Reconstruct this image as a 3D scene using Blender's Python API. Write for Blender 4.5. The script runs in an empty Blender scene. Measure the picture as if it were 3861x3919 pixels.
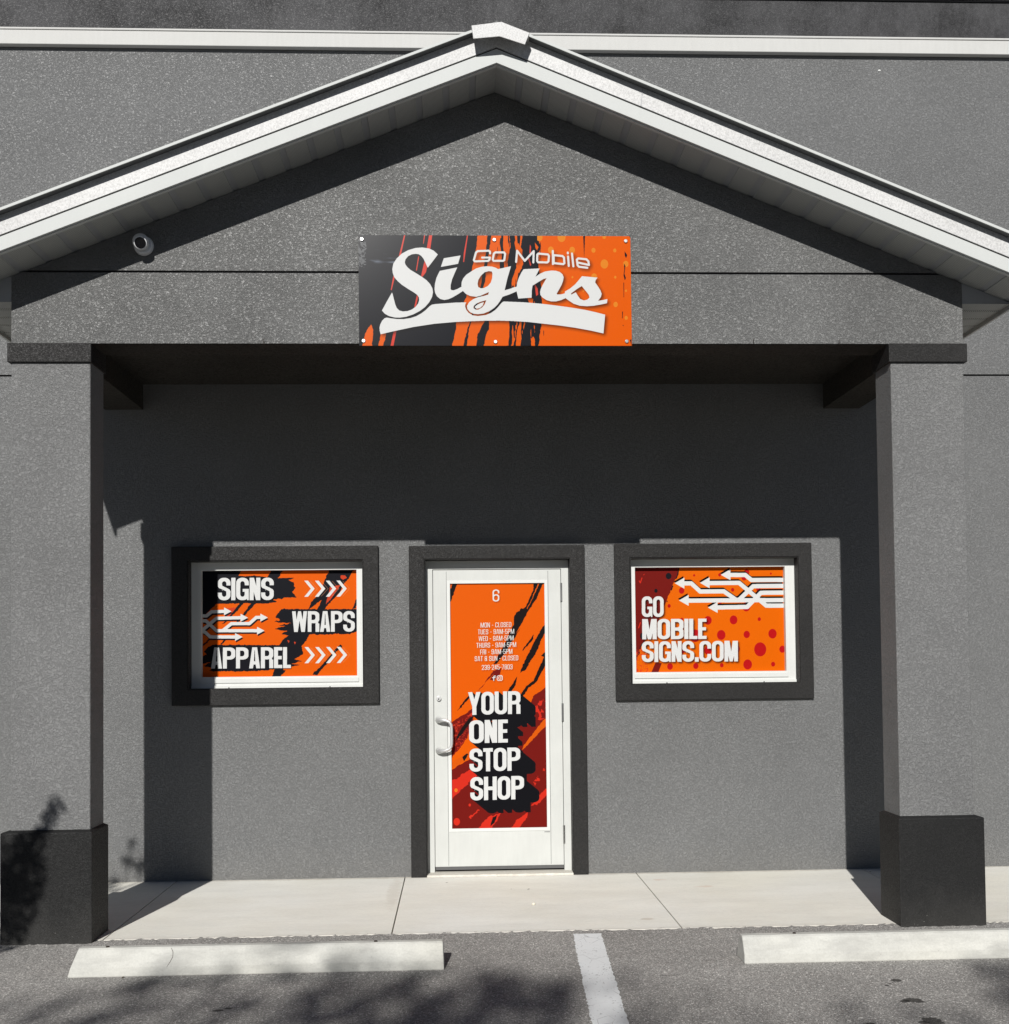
import bpy, bmesh, math, random
import numpy as np
from mathutils import Vector, Matrix

S = bpy.context.scene
COL = S.collection
rnd = random.Random(7)

# ------------------------------------------------------------------ camera
cam_d = bpy.data.cameras.new('camera')
cam_d.sensor_fit = 'HORIZONTAL'
cam_d.sensor_width = 36.0
cam_d.lens = 36.0 * 4153.28 / 3861.0
cam_d.shift_x = 0.0061
cam_d.shift_y = 0.1138
cam_d.clip_start = 0.05
cam_d.clip_end = 600
cam = bpy.data.objects.new('camera', cam_d)
COL.objects.link(cam)
R = ((0.99922066, 0.03833129, 0.00942229), (-0.03804336, 0.99885396, -0.02904251), (-0.01052473, 0.02866142, 0.99953377))
M = Matrix.Identity(4)
for i in range(3):
    M[i][0] = R[i][0]; M[i][1] = R[i][2]; M[i][2] = -R[i][1]
M[0][3], M[1][3], M[2][3] = -0.2905, -7.6697, 1.5271
cam.matrix_world = M
S.camera = cam

# ------------------------------------------------------------------ light
SUN = Vector((0.19, 1.0, -0.581)).normalized()       # direction the light travels
ELEV = math.asin(-SUN.z)
w = bpy.data.worlds.new('World'); S.world = w; w.use_nodes = True
nt = w.node_tree; nt.nodes.clear()
sky = nt.nodes.new('ShaderNodeTexSky'); sky.sky_type = 'NISHITA'; sky.sun_disc = False
sky.sun_elevation = ELEV
sky.sun_rotation = math.atan2(-SUN.x, -SUN.y)         # azimuth clockwise from +Y
sky.altitude = 0; sky.dust_density = 0.15; sky.air_density = 0.4
bg = nt.nodes.new('ShaderNodeBackground'); bg.inputs['Strength'].default_value = 0.05
wo = nt.nodes.new('ShaderNodeOutputWorld')
nt.links.new(sky.outputs[0], bg.inputs[0]); nt.links.new(bg.outputs[0], wo.inputs[0])
sl = bpy.data.lights.new('sun', 'SUN'); sl.energy = 5.0; sl.angle = math.radians(0.5); sl.color = (1.0, 0.975, 0.94)
so = bpy.data.objects.new('sun', sl); COL.objects.link(so)
so.rotation_euler = SUN.to_track_quat('-Z', 'Y').to_euler(); so.location = (-4, -20, 14)
S.view_settings.view_transform = 'Standard'; S.view_settings.look = 'None'
S.view_settings.exposure = 0.0; S.view_settings.gamma = 1.0
S.render.engine = 'CYCLES'
S.cycles.diffuse_bounces = 2
S.render.resolution_x = 1009; S.render.resolution_y = 1024

# ------------------------------------------------------------------ node helpers
class NT:
    def __init__(s, name):
        s.m = bpy.data.materials.new(name); s.m.use_nodes = True
        s.t = s.m.node_tree; s.t.nodes.clear()
        s.out = s.n('ShaderNodeOutputMaterial'); s.b = s.n('ShaderNodeBsdfPrincipled')
        s.l(s.b.outputs[0], s.out.inputs[0])
        s.tc = s.n('ShaderNodeTexCoord')
    def n(s, k, **kw):
        x = s.t.nodes.new(k)
        for a, v in kw.items(): setattr(x, a, v)
        return x
    def l(s, a, b): s.t.links.new(a, b)
    def set(s, **kw):
        for k, v in kw.items():
            k = k.replace('_', ' ')
            s.b.inputs[k].default_value = v
    def mapping(s, scale=(1, 1, 1), loc=(0, 0, 0), rot=(0, 0, 0), src='Object'):
        m = s.n('ShaderNodeMapping'); m.inputs['Scale'].default_value = scale
        m.inputs['Location'].default_value = loc; m.inputs['Rotation'].default_value = rot
        s.l(s.tc.outputs[src], m.inputs[0]); return m.outputs[0]
    def noise(s, scale, detail=3, rough=.55, vec=None, dist=0):
        x = s.n('ShaderNodeTexNoise'); x.inputs['Scale'].default_value = scale
        x.inputs['Detail'].default_value = detail; x.inputs['Roughness'].default_value = rough
        x.inputs['Distortion'].default_value = dist
        s.l(vec or s.tc.outputs['Object'], x.inputs['Vector']); return x.outputs[0]
    def voro(s, scale, vec=None, feature='F1', out='Distance', rand=1.0):
        x = s.n('ShaderNodeTexVoronoi', feature=feature); x.inputs['Scale'].default_value = scale
        x.inputs['Randomness'].default_value = rand
        s.l(vec or s.tc.outputs['Object'], x.inputs['Vector']); return x.outputs[out]
    def ramp(s, fac, stops):
        r = s.n('ShaderNodeValToRGB')
        e = r.color_ramp.elements
        while len(e) < len(stops): e.new(0.5)
        for i, (p, c) in enumerate(stops):
            e[i].position = p
            e[i].color = (c, c, c, 1) if isinstance(c, (int, float)) else tuple(c) + (1,)
        s.l(fac, r.inputs[0]); return r.outputs[0]
    def mix(s, f, a, b, mode='MIX'):
        x = s.n('ShaderNodeMix', data_type='RGBA', blend_type=mode)
        for i, v in ((0, f), (6, a), (7, b)):
            if isinstance(v, (int, float)): x.inputs[i].default_value = v if i == 0 else (v, v, v, 1)
            elif isinstance(v, tuple): x.inputs[i].default_value = v + (1,)
            else: s.l(v, x.inputs[i])
        return x.outputs[2]
    def math(s, op, a, b=0.0, clamp=False):
        x = s.n('ShaderNodeMath', operation=op); x.use_clamp = clamp
        for i, v in ((0, a), (1, b)):
            if isinstance(v, (int, float)): x.inputs[i].default_value = v
            else: s.l(v, x.inputs[i])
        return x.outputs[0]
    def bump(s, h, strength=.5, dist=.01, prev=None):
        x = s.n('ShaderNodeBump'); x.inputs['Strength'].default_value = strength
        x.inputs['Distance'].default_value = dist
        s.l(h, x.inputs['Height'])
        if prev is not None: s.l(prev, x.inputs['Normal'])
        return x.outputs[0]
    def color(s, c):
        if isinstance(c, tuple): s.b.inputs['Base Color'].default_value = c + (1,)
        else: s.l(c, s.b.inputs['Base Color'])
    def normal(s, nrm): s.l(nrm, s.b.inputs['Normal'])

def stucco(name, col, bump=.9, dist=.006, scale=62., rough=.5, spec=.45, var=.18, stain=0.0, low=None, worm=.62):
    n = NT(name)
    h1 = n.noise(scale, 3, .62, dist=1.3, vec=n.mapping((1, 1, 1.35)))
    flat = n.ramp(h1, [(.36, 0.0), (.50, .75), (.60, 1.0)])
    h2 = n.noise(scale * 3.6, 3, .7)
    h = n.mix(.24, flat, h2)
    big = n.noise(1.3, 4, .6)
    bigr = n.ramp(big, [(.3, 1 - var), (.7, 1 + var)])
    base = n.mix(1.0, tuple(col), bigr, 'MULTIPLY')
    fine = n.ramp(h1, [(.34, worm), (.5, 1.0), (.66, 1 + (1 - worm) * .35)])
    base = n.mix(1.0, base, fine, 'MULTIPLY')
    if low is not None:       # dust splashed up from the paving
        sep = n.n('ShaderNodeSeparateXYZ'); n.l(n.tc.outputs['Object'], sep.inputs[0])
        z = n.math('ADD', sep.outputs[2], n.math('MULTIPLY', n.noise(7, 4, .65), .35))
        f = n.ramp(z, [(.10, .55), (.42, 0.0)])
        base = n.mix(f, base, tuple(low))
        sp = n.ramp(n.voro(46), [(.045, 1.0), (.075, 0.0)])
        kp = n.math('MULTIPLY', n.ramp(n.noise(31, 1), [(.56, 0.0), (.60, 1.0)]), n.ramp(sep.outputs[2], [(.02, 1.0), (.16, 0.0)]))
        base = n.mix(n.math('MULTIPLY', sp, kp), base, (.62, .61, .56))
    if stain:
        st = n.noise(2.0, 6, .68, vec=n.mapping((1.0, 1, .8)))
        st2 = n.noise(26, 5, .75, vec=n.mapping((1.0, 1, .45)))
        f = n.ramp(n.math('ADD', n.math('MULTIPLY', st, .7), n.math('MULTIPLY', st2, .3)), [(.40, .0), (.60, 1.0)])
        base = n.mix(f, base, tuple(c * 2.3 for c in col))
    n.color(base)
    n.l(n.ramp(h1, [(.44, min(1, rough + .25)), (.56, rough)]), n.b.inputs['Roughness']); n.b.inputs['Specular IOR Level'].default_value = spec
    n.normal(n.bump(h, bump, dist))
    return n.m

def painted(name, col, rough=.4, spec=.5, dirt=.08, metal=0.0, bscale=0, bst=.1, scale=3.0, coat=0.0):
    n = NT(name)
    a = n.noise(scale, 5, .65)
    b = n.noise(scale * 14, 3, .6, vec=n.mapping((1, 1, .12)))
    f = n.ramp(n.mix(.35, a, b), [(.3, 1 - dirt), (.62, 1.0)])
    n.color(n.mix(1.0, tuple(col), f, 'MULTIPLY'))
    n.l(n.ramp(a, [(.3, rough * .8), (.7, min(1, rough * 1.25))]), n.b.inputs['Roughness'])
    n.b.inputs['Specular IOR Level'].default_value = spec; n.set(Metallic=metal)
    if coat: n.b.inputs['Coat Weight'].default_value = coat
    if bscale: n.normal(n.bump(n.noise(bscale, 3, .6), bst, .002))
    return n.m

MT = {}
MT['wall'] = stucco('grey_stucco', (.166, .168, .167), bump=.8, scale=80, low=(.19, .186, .175), rough=.42, spec=.45, worm=.90, var=.08)
MT['gable'] = stucco('grey_stucco_portico', (.174, .175, .171), bump=.9, scale=84, rough=.38, spec=.5, worm=.84)
MT['column'] = stucco('grey_stucco_column', (.196, .197, .195), bump=.8, scale=80, rough=.56, spec=.30, worm=.91, var=.09)
MT['parapet'] = stucco('weathered_parapet_stucco', (.029, .029, .030), bump=.4, scale=90, var=.25, spec=.3, stain=1.0)
MT['dark'] = stucco('charcoal_stucco', (.0155, .0148, .0142), bump=.5, dist=.004, scale=110, rough=.5, spec=.35, var=.2)
MT['base'] = stucco('charcoal_base_stucco', (.0125, .0125, .0122), bump=.6, dist=.004, scale=120, rough=.5, spec=.35, var=.25, low=(.05, .048, .044))
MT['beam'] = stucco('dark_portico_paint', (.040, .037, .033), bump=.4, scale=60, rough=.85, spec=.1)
MT['groove'] = painted('groove', (.02, .02, .022), .9, .1)
MT['trim'] = painted('white_trim_paint', (.53, .53, .51), .65, .2, .1, bscale=160, bst=.25)
MT['fascia'] = painted('white_fascia_aluminium', (.535, .55, .535), .6, .2, .04)
MT['vinyl'] = painted('white_window_vinyl', (.63, .64, .615), .45, .3, .06)
MT['door'] = painted('white_door_paint', (.545, .555, .53), .5, .3, .1)
MT['silver'] = painted('satin_steel', (.66, .66, .65), .38, .5, .04, metal=.55)
MT['screw'] = painted('dull_screw_metal', (.42, .42, .41), .3, .5, .05, metal=1.0)
MT['camwhite'] = painted('camera_white_plastic', (.75, .76, .77), .35, .5, .02)
MT['glassblack'] = painted('black_lens_glass', (.006, .006, .007), .06, .6, 0)
MT['sweep'] = painted('grey_door_sweep', (.10, .10, .10), .6, .3)
MT['iron'] = painted('rusty_pin', (.045, .035, .028), .8, .3)
MT['leafdry'] = painted('dry_leaf', (.07, .05, .03), .8, .2)
MT['pebble'] = painted('pale_pebble', (.78, .74, .6), .8, .2)
MT['bark'] = painted('bark', (.09, .07, .05), .9, .2, .5, bscale=30, bst=.6)
MT['drip_shade'] = painted('shade_toned_drip_metal', (.10, .105, .105), .5, .3, .05)  # shade under the drip lip is put into this metal's colour
MT['roofmetal'] = painted('grey_roof_metal', (.35, .36, .37), .4, .5, .1)

n = NT('rake_trim_mottled_white')
g = n.noise(125, 4, .75); g2 = n.noise(2.2, 3, .5)
f = n.mix(1.0, n.ramp(g, [(.38, .72), (.58, 1.0)]), n.ramp(g2, [(.35, .9), (.65, 1.0)]), 'MULTIPLY')
n.color(n.mix(1.0, (.66, .66, .65), f, 'MULTIPLY')); n.set(Roughness=.5); n.b.inputs['Specular IOR Level'].default_value = .25
n.normal(n.bump(g, .25, .002)); MT['rake'] = n.m

n = NT('perforated_soffit')
sep = n.n('ShaderNodeSeparateXYZ'); n.l(n.tc.outputs['Object'], sep.inputs[0])
sx = n.math('SINE', n.math('MULTIPLY', sep.outputs[0], 2 * math.pi / .0125))
sy = n.math('SINE', n.math('MULTIPLY', sep.outputs[1], 2 * math.pi / .0125))
d = n.math('MULTIPLY', sx, sy)
n.color(n.mix(n.ramp(d, [(.35, 0.0), (.6, 1.0)]), (.42, .43, .41), (.10, .10, .10))); n.set(Roughness=.5)
MT['soffit'] = n.m

n = NT('asphalt')
agg = n.voro(190, out='Color'); ad = n.voro(190)
bwn = n.n('ShaderNodeRGBToBW'); n.l(agg, bwn.inputs[0])
stones = n.ramp(bwn.outputs[0], [(.12, .17), (.5, .31), (.8, .42), (.93, .82)])
ag2 = n.voro(75, out='Color'); bw2 = n.n('ShaderNodeRGBToBW'); n.l(ag2, bw2.inputs[0])
st2 = n.ramp(bw2.outputs[0], [(.2, .88), (.85, 1.06), (.97, 1.7)])
c = n.mix(1.0, stones, (1.0, .965, .91), 'MULTIPLY')
c = n.mix(.6, c, n.mix(1.0, c, st2, 'MULTIPLY'))
c = n.mix(1.0, c, n.ramp(n.noise(1.1, 5, .6), [(.3, .8), (.7, 1.12)]), 'MULTIPLY')
sep = n.n('ShaderNodeSeparateXYZ'); n.l(n.tc.outputs['Object'], sep.inputs[0])
wob = n.noise(22, 3, .6)
for (x, y, rx, ry) in ((1.765, -2.58, .024, .022), (1.715, -2.63, .008, .008), (1.69, -2.655, .011, .010), (1.735, -2.612, .006, .006), (1.72, -2.88, .050, .035), (1.68, -2.888, .03, .02),
                       (1.69, -3.15, .045, .045), (1.64, -3.165, .03, .02), (1.409, -3.17, .03, .02), (-1.358, -2.80, .022, .015), (-1.315, -2.77, .022, .014), (.72, -2.42, .06, .004), (-.45, -2.5, .012, .004)):
    dx = n.math('DIVIDE', n.math('SUBTRACT', sep.outputs[0], x), rx)
    dy = n.math('DIVIDE', n.math('SUBTRACT', sep.outputs[1], y), ry)
    r2 = n.math('ADD', n.math('MULTIPLY', dx, dx), n.math('MULTIPLY', dy, dy))
    r2 = n.math('ADD', r2, n.math('MULTIPLY', n.math('SUBTRACT', wob, .5), 3.0))
    c = n.mix(n.ramp(r2, [(.75, .82), (1.0, 0.0)]), c, (.018, .016, .014))
n.color(c); n.set(Roughness=.85); n.b.inputs['Specular IOR Level'].default_value = .25
n.normal(n.bump(ad, .5, .004)); MT['asphalt'] = n.m

def concrete(name, col, dark=.82, scale=2.5, streak=(1, 1, 1), pit=.25):
    n = NT(name)
    a = n.noise(scale, 6, .62, vec=n.mapping(streak)); b = n.noise(scale * 22, 4, .7, vec=n.mapping(streak))
    f = n.mix(.35, n.ramp(a, [(.28, dark), (.62, 1.0)]), n.ramp(b, [(.3, dark * .94), (.6, 1.04)]))
    warm = n.mix(n.ramp(n.noise(.9, 3, .5), [(.35, 0.0), (.7, 1.0)]), tuple(col), (col[0] * .97, col[1] * .95, col[2] * .90))
    c = n.mix(1.0, warm, f, 'MULTIPLY')
    fg = n.ramp(n.noise(3.2, 6, .72, vec=n.mapping((.5, 1.6, 1))), [(.30, .93), (.55, 1.0), (.75, 1.03)]); c = n.mix(1.0, c, fg, 'MULTIPLY')
    sp = n.voro(30); pits = n.ramp(sp, [(.03, 1.0), (.055, 0.0)])
    keep = n.ramp(n.noise(9, 2), [(.56, 0.0), (.6, pit * 2)])
    c = n.mix(n.math('MULTIPLY', pits, keep), c, (.22, .20, .17))
    n.color(c); n.set(Roughness=.85); n.b.inputs['Specular IOR Level'].default_value = .2
    n.normal(n.bump(b, .3, .003)); return n
n = concrete('sidewalk_concrete', (.83, .82, .765), .90, 1.6, (1, 1.6, 1))
bc = n.b.inputs['Base Color'].links[0].from_socket
sep = n.n('ShaderNodeSeparateXYZ'); n.l(n.tc.outputs['Object'], sep.inputs[0]); wob = n.noise(18, 4, .6)
for (x, y, rx, ry, colr) in ((1.08, -.25, .05, .03, (.62, .40, .30)), (1.33, -.49, .07, .03, (.62, .44, .34)), (.8, -1.34, .05, .03, (.45, .36, .27)), (-.72, -.5, .05, .5, (.58, .54, .47)), (.0, -.03, 2.4, .02, (.5, .46, .4))):
    dx = n.math('DIVIDE', n.math('SUBTRACT', sep.outputs[0], x), rx); dy = n.math('DIVIDE', n.math('SUBTRACT', sep.outputs[1], y), ry)
    r2 = n.math('ADD', n.math('ADD', n.math('MULTIPLY', dx, dx), n.math('MULTIPLY', dy, dy)), n.math('MULTIPLY', n.math('SUBTRACT', wob, .5), 3.0))
    bc = n.mix(n.ramp(r2, [(.3, .4), (1.0, 0.0)]), bc, colr)
yy = n.math('ADD', sep.outputs[1], n.math('MULTIPLY', n.math('SUBTRACT', n.noise(14, 5, .7), .5), .10))
bc = n.mix(n.ramp(yy, [(-.0, 0.0), (.0, 0.0)]) if 0 else n.math('MULTIPLY', n.ramp(n.math('ADD', yy, 1.0), [(.955, 0.0), (.99, .55)]), 1.0), bc, (.40, .37, .31))
fy = n.ramp(n.math('ADD', n.math('MULTIPLY', yy, -1.0), -.62), [(.885, 0.0), (.955, .35)])
bc = n.mix(fy, bc, (.52, .49, .43))
gr = n.ramp(n.noise(1.7, 7, .75, vec=n.mapping((.8, 2.2, 1), loc=(3, 1, 0))), [(.46, 0.0), (.72, .22)])
bc = n.mix(gr, bc, (.55, .51, .43))
bl = n.ramp(n.noise(120, 2, .5), [(.70, 0.0), (.74, .6)]); bc = n.mix(bl, bc, (.25, .22, .18))
n.color(bc); MT['walk'] = n.m
n = concrete('wheel_stop_concrete', (.57, .57, .535), .76, 5.0)
bc = n.b.inputs['Base Color'].links[0].from_socket
sc_ = n.ramp(n.noise(5, 6, .72, vec=n.mapping((.9, 1, 3.5), loc=(2, 0, 0))), [(.48, 0.0), (.68, .55)])
bc = n.mix(sc_, bc, (.36, .355, .33))
bc = n.mix(n.ramp(n.noise(95, 3, .6), [(.66, 0.0), (.72, .5)]), bc, (.28, .27, .24))
n.color(bc); MT['stop'] = n.m

n = NT('worn_road_paint')
a = n.noise(60, 5, .7); b = n.noise(6, 4, .6)
cr = n.voro(17, feature='DISTANCE_TO_EDGE', vec=n.mapping((1, .6, 1)))
wear = n.ramp(n.math('ADD', n.math('MULTIPLY', a, .75), n.math('MULTIPLY', b, .25)), [(.36, 1.0), (.42, 0.0)])
crk = n.math('MULTIPLY', n.ramp(cr, [(.0, 1.0), (.03, 0.0)]), n.ramp(b, [(.5, 0.0), (.62, .8)]))
n.color(n.mix(n.math('ADD', wear, crk, True), (.72, .735, .735), (.24, .235, .23))); n.set(Roughness=.75)
n.normal(n.bump(a, .5, .003)); MT['paint'] = n.m

n = NT('leaf_green')
n.color(n.mix(n.noise(8, 2), (.035, .075, .015), (.09, .13, .03))); n.set(Roughness=.5)
MT['leaf'] = n.m

# ------------------------------------------------------------------ mesh helpers
class MB:
    """collects shapes in world coordinates and builds ONE mesh object"""
    def __init__(s): s.bm = bmesh.new()
    def box(s, x0, x1, y0, y1, z0, z1):
        v = [s.bm.verts.new((x, y, z)) for z in (z0, z1) for y in (y0, y1) for x in (x0, x1)]
        for f in ((0, 2, 3, 1), (4, 5, 7, 6), (0, 1, 5, 4), (2, 6, 7, 3), (0, 4, 6, 2), (1, 3, 7, 5)):
            s.bm.faces.new([v[i] for i in f])
        return s
    def prism(s, pts, y0, y1):            # polygon in XZ, extruded along Y
        a = [s.bm.verts.new((x, y0, z)) for x, z in pts]; b = [s.bm.verts.new((x, y1, z)) for x, z in pts]
        n_ = len(pts); s.bm.faces.new(a); s.bm.faces.new(b[::-1])
        for i in range(n_): s.bm.faces.new((a[i], b[i], b[(i + 1) % n_], a[(i + 1) % n_]))
        return s
    def prism_x(s, pts, x0, x1, taper=0.0):   # polygon in YZ, extruded along X
        a = [s.bm.verts.new((x0 + taper * z, y, z)) for y, z in pts]; b = [s.bm.verts.new((x1, y, z)) for y, z in pts]
        n_ = len(pts); s.bm.faces.new(a); s.bm.faces.new(b[::-1])
        for i in range(n_): s.bm.faces.new((a[i], b[i], b[(i + 1) % n_], a[(i + 1) % n_]))
        return s
    def quad(s, *p): s.bm.faces.new([s.bm.verts.new(q) for q in p]); return s
    def cyl(s, p, axis, r, h, r2=None, seg=24):
        q = Vector(axis).normalized().to_track_quat('Z', 'Y').to_matrix().to_4x4()
        m = Matrix.Translation(Vector(p) + Vector(axis).normalized() * h / 2) @ q
        bmesh.ops.create_cone(s.bm, cap_ends=True, segments=seg, radius1=r, radius2=r if r2 is None else r2, depth=h, matrix=m)
        return s
    def sphere(s, p, r, sc=(1, 1, 1), u=24, v=14):
        bmesh.ops.create_uvsphere(s.bm, u_segments=u, v_segments=v, radius=r, matrix=Matrix.Translation(p) @ Matrix.Diagonal((*sc, 1)))
        return s
    def tube(s, pts, rads, seg=14, flat=1.0, caps=True):
        rings = []
        pts = [Vector(p) for p in pts]
        for i, p in enumerate(pts):
            d = (pts[min(i + 1, len(pts) - 1)] - pts[max(i - 1, 0)]).normalized()
            up = Vector((0, 1, 0)) if abs(d.y) < .9 else Vector((1, 0, 0))
            a = d.cross(up).normalized(); b = d.cross(a).normalized()
            r = rads[i] if isinstance(rads, (list, tuple)) else rads
            ra, rb = (r if not isinstance(r, tuple) else r[0]), (r * flat if not isinstance(r, tuple) else r[1])
            rings.append([s.bm.verts.new(p + a * ra * math.cos(t) + b * rb * math.sin(t)) for t in [2 * math.pi * k / seg for k in range(seg)]])
        for i in range(len(rings) - 1):
            for k in range(seg):
                s.bm.faces.new((rings[i][k], rings[i][(k + 1) % seg], rings[i + 1][(k + 1) % seg], rings[i + 1][k]))
        if caps: s.bm.faces.new(rings[0][::-1]); s.bm.faces.new(rings[-1])
        return s
    def wall(s, x0, x1, z0, z1, y0, y1, holes):  # slab with rectangular openings, one shell
        xs = sorted({x0, x1, *[h[0] for h in holes], *[h[1] for h in holes]})
        zs = sorted({z0, z1, *[h[2] for h in holes], *[h[3] for h in holes]})
        def solid(i, j):
            if not (0 <= i < len(xs) - 1 and 0 <= j < len(zs) - 1): return False
            cx, cz = (xs[i] + xs[i + 1]) / 2, (zs[j] + zs[j + 1]) / 2
            return not any(h[0] < cx < h[1] and h[2] < cz < h[3] for h in holes)
        V = {}
        def v(i, j, y):
            k = (i, j, y)
            if k not in V: V[k] = s.bm.verts.new((xs[i], y, zs[j]))
            return V[k]
        for i in range(len(xs) - 1):
            for j in range(len(zs) - 1):
                if not solid(i, j): continue
                s.bm.faces.new((v(i, j, y0), v(i + 1, j, y0), v(i + 1, j + 1, y0), v(i, j + 1, y0)))
                s.bm.faces.new((v(i, j, y1), v(i, j + 1, y1), v(i + 1, j + 1, y1), v(i + 1, j, y1)))
                if not solid(i - 1, j): s.bm.faces.new((v(i, j, y0), v(i, j + 1, y0), v(i, j + 1, y1), v(i, j, y1)))
                if not solid(i + 1, j): s.bm.faces.new((v(i + 1, j, y0), v(i + 1, j, y1), v(i + 1, j + 1, y1), v(i + 1, j + 1, y0)))
                if not solid(i, j - 1): s.bm.faces.new((v(i, j, y0), v(i, j, y1), v(i + 1, j, y1), v(i + 1, j, y0)))
                if not solid(i, j + 1): s.bm.faces.new((v(i, j + 1, y0), v(i + 1, j + 1, y0), v(i + 1, j + 1, y1), v(i, j + 1, y1)))
        return s
    def build(s, name, mat, parent=None, bevel=0.0, smooth=False, keep_normals=False):
        if not keep_normals: bmesh.ops.recalc_face_normals(s.bm, faces=s.bm.faces)
        me = bpy.data.meshes.new(name); s.bm.to_mesh(me); s.bm.free()
        o = bpy.data.objects.new(name, me); COL.objects.link(o)
        me.materials.append(MT[mat] if isinstance(mat, str) else mat)
        if parent is not None:
            r = parent
            while r.parent: r = r.parent
            me.transform(Matrix.Translation(-r.location)); o.parent = parent
        if smooth:
            for p in me.polygons: p.use_smooth = True
        if bevel:
            b = o.modifiers.new('bevel', 'BEVEL'); b.width = bevel; b.segments = 2; b.limit_method = 'ANGLE'; b.angle_limit = math.radians(40)
        return o

def tag(o, label=None, cat=None, group=None, kind=None):
    if label: o['label'] = label
    if cat: o['category'] = cat
    if group: o['group'] = group
    if kind: o['kind'] = kind
    return o
def thing(name, loc, label, cat, group=None):
    e = bpy.data.objects.new(name, None); e.empty_display_size = .1; e.location = loc; COL.objects.link(e)
    return tag(e, label, cat, group)

# ------------------------------------------------------------------ drawn artwork (numpy raster -> packed image)
NR = np.random.RandomState(11)
def srgb(c): return np.array(c, float) / 255.0
def fbm(h, w, cell, octs=3):
    out = np.zeros((h, w)); amp = 1; tot = 0
    for k in range(octs):
        cx, cy = (cell if isinstance(cell, tuple) else (cell, cell)); cx = max(2, cx / 2 ** k); cy = max(2, cy / 2 ** k)
        g = NR.rand(int(h / cy) + 3, int(w / cx) + 3)
        yy = np.arange(h) / cy; xx = np.arange(w) / cx
        y0 = yy.astype(int); x0 = xx.astype(int); fy = (yy - y0)[:, None]; fx = (xx - x0)[None, :]
        fy = fy * fy * (3 - 2 * fy); fx = fx * fx * (3 - 2 * fx)
        a = g[y0][:, x0]; b = g[y0][:, x0 + 1]; c = g[y0 + 1][:, x0]; d = g[y0 + 1][:, x0 + 1]
        out += amp * (a * (1 - fy) * (1 - fx) + b * (1 - fy) * fx + c * fy * (1 - fx) + d * fy * fx); tot += amp; amp *= .5
    return out / tot
def blur(m, r):
    m = m.astype(float)
    for ax in (0, 1):
        for _ in range(2):
            k = 2 * r + 1
            p = np.pad(m, [(r + 1, r) if a == ax else (0, 0) for a in (0, 1)], mode='edge').cumsum(ax)
            m = (p[k:] - p[:-k]) / k if ax == 0 else (p[:, k:] - p[:, :-k]) / k
    return m
def shift(m, dx, dy):
    o = np.zeros_like(m); h, w = m.shape; dx = int(round(dx)); dy = int(round(dy))
    o[max(0, dy):min(h, h + dy), max(0, dx):min(w, w + dx)] = m[max(0, -dy):min(h, h - dy), max(0, -dx):min(w, w - dx)]
    return o

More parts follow.
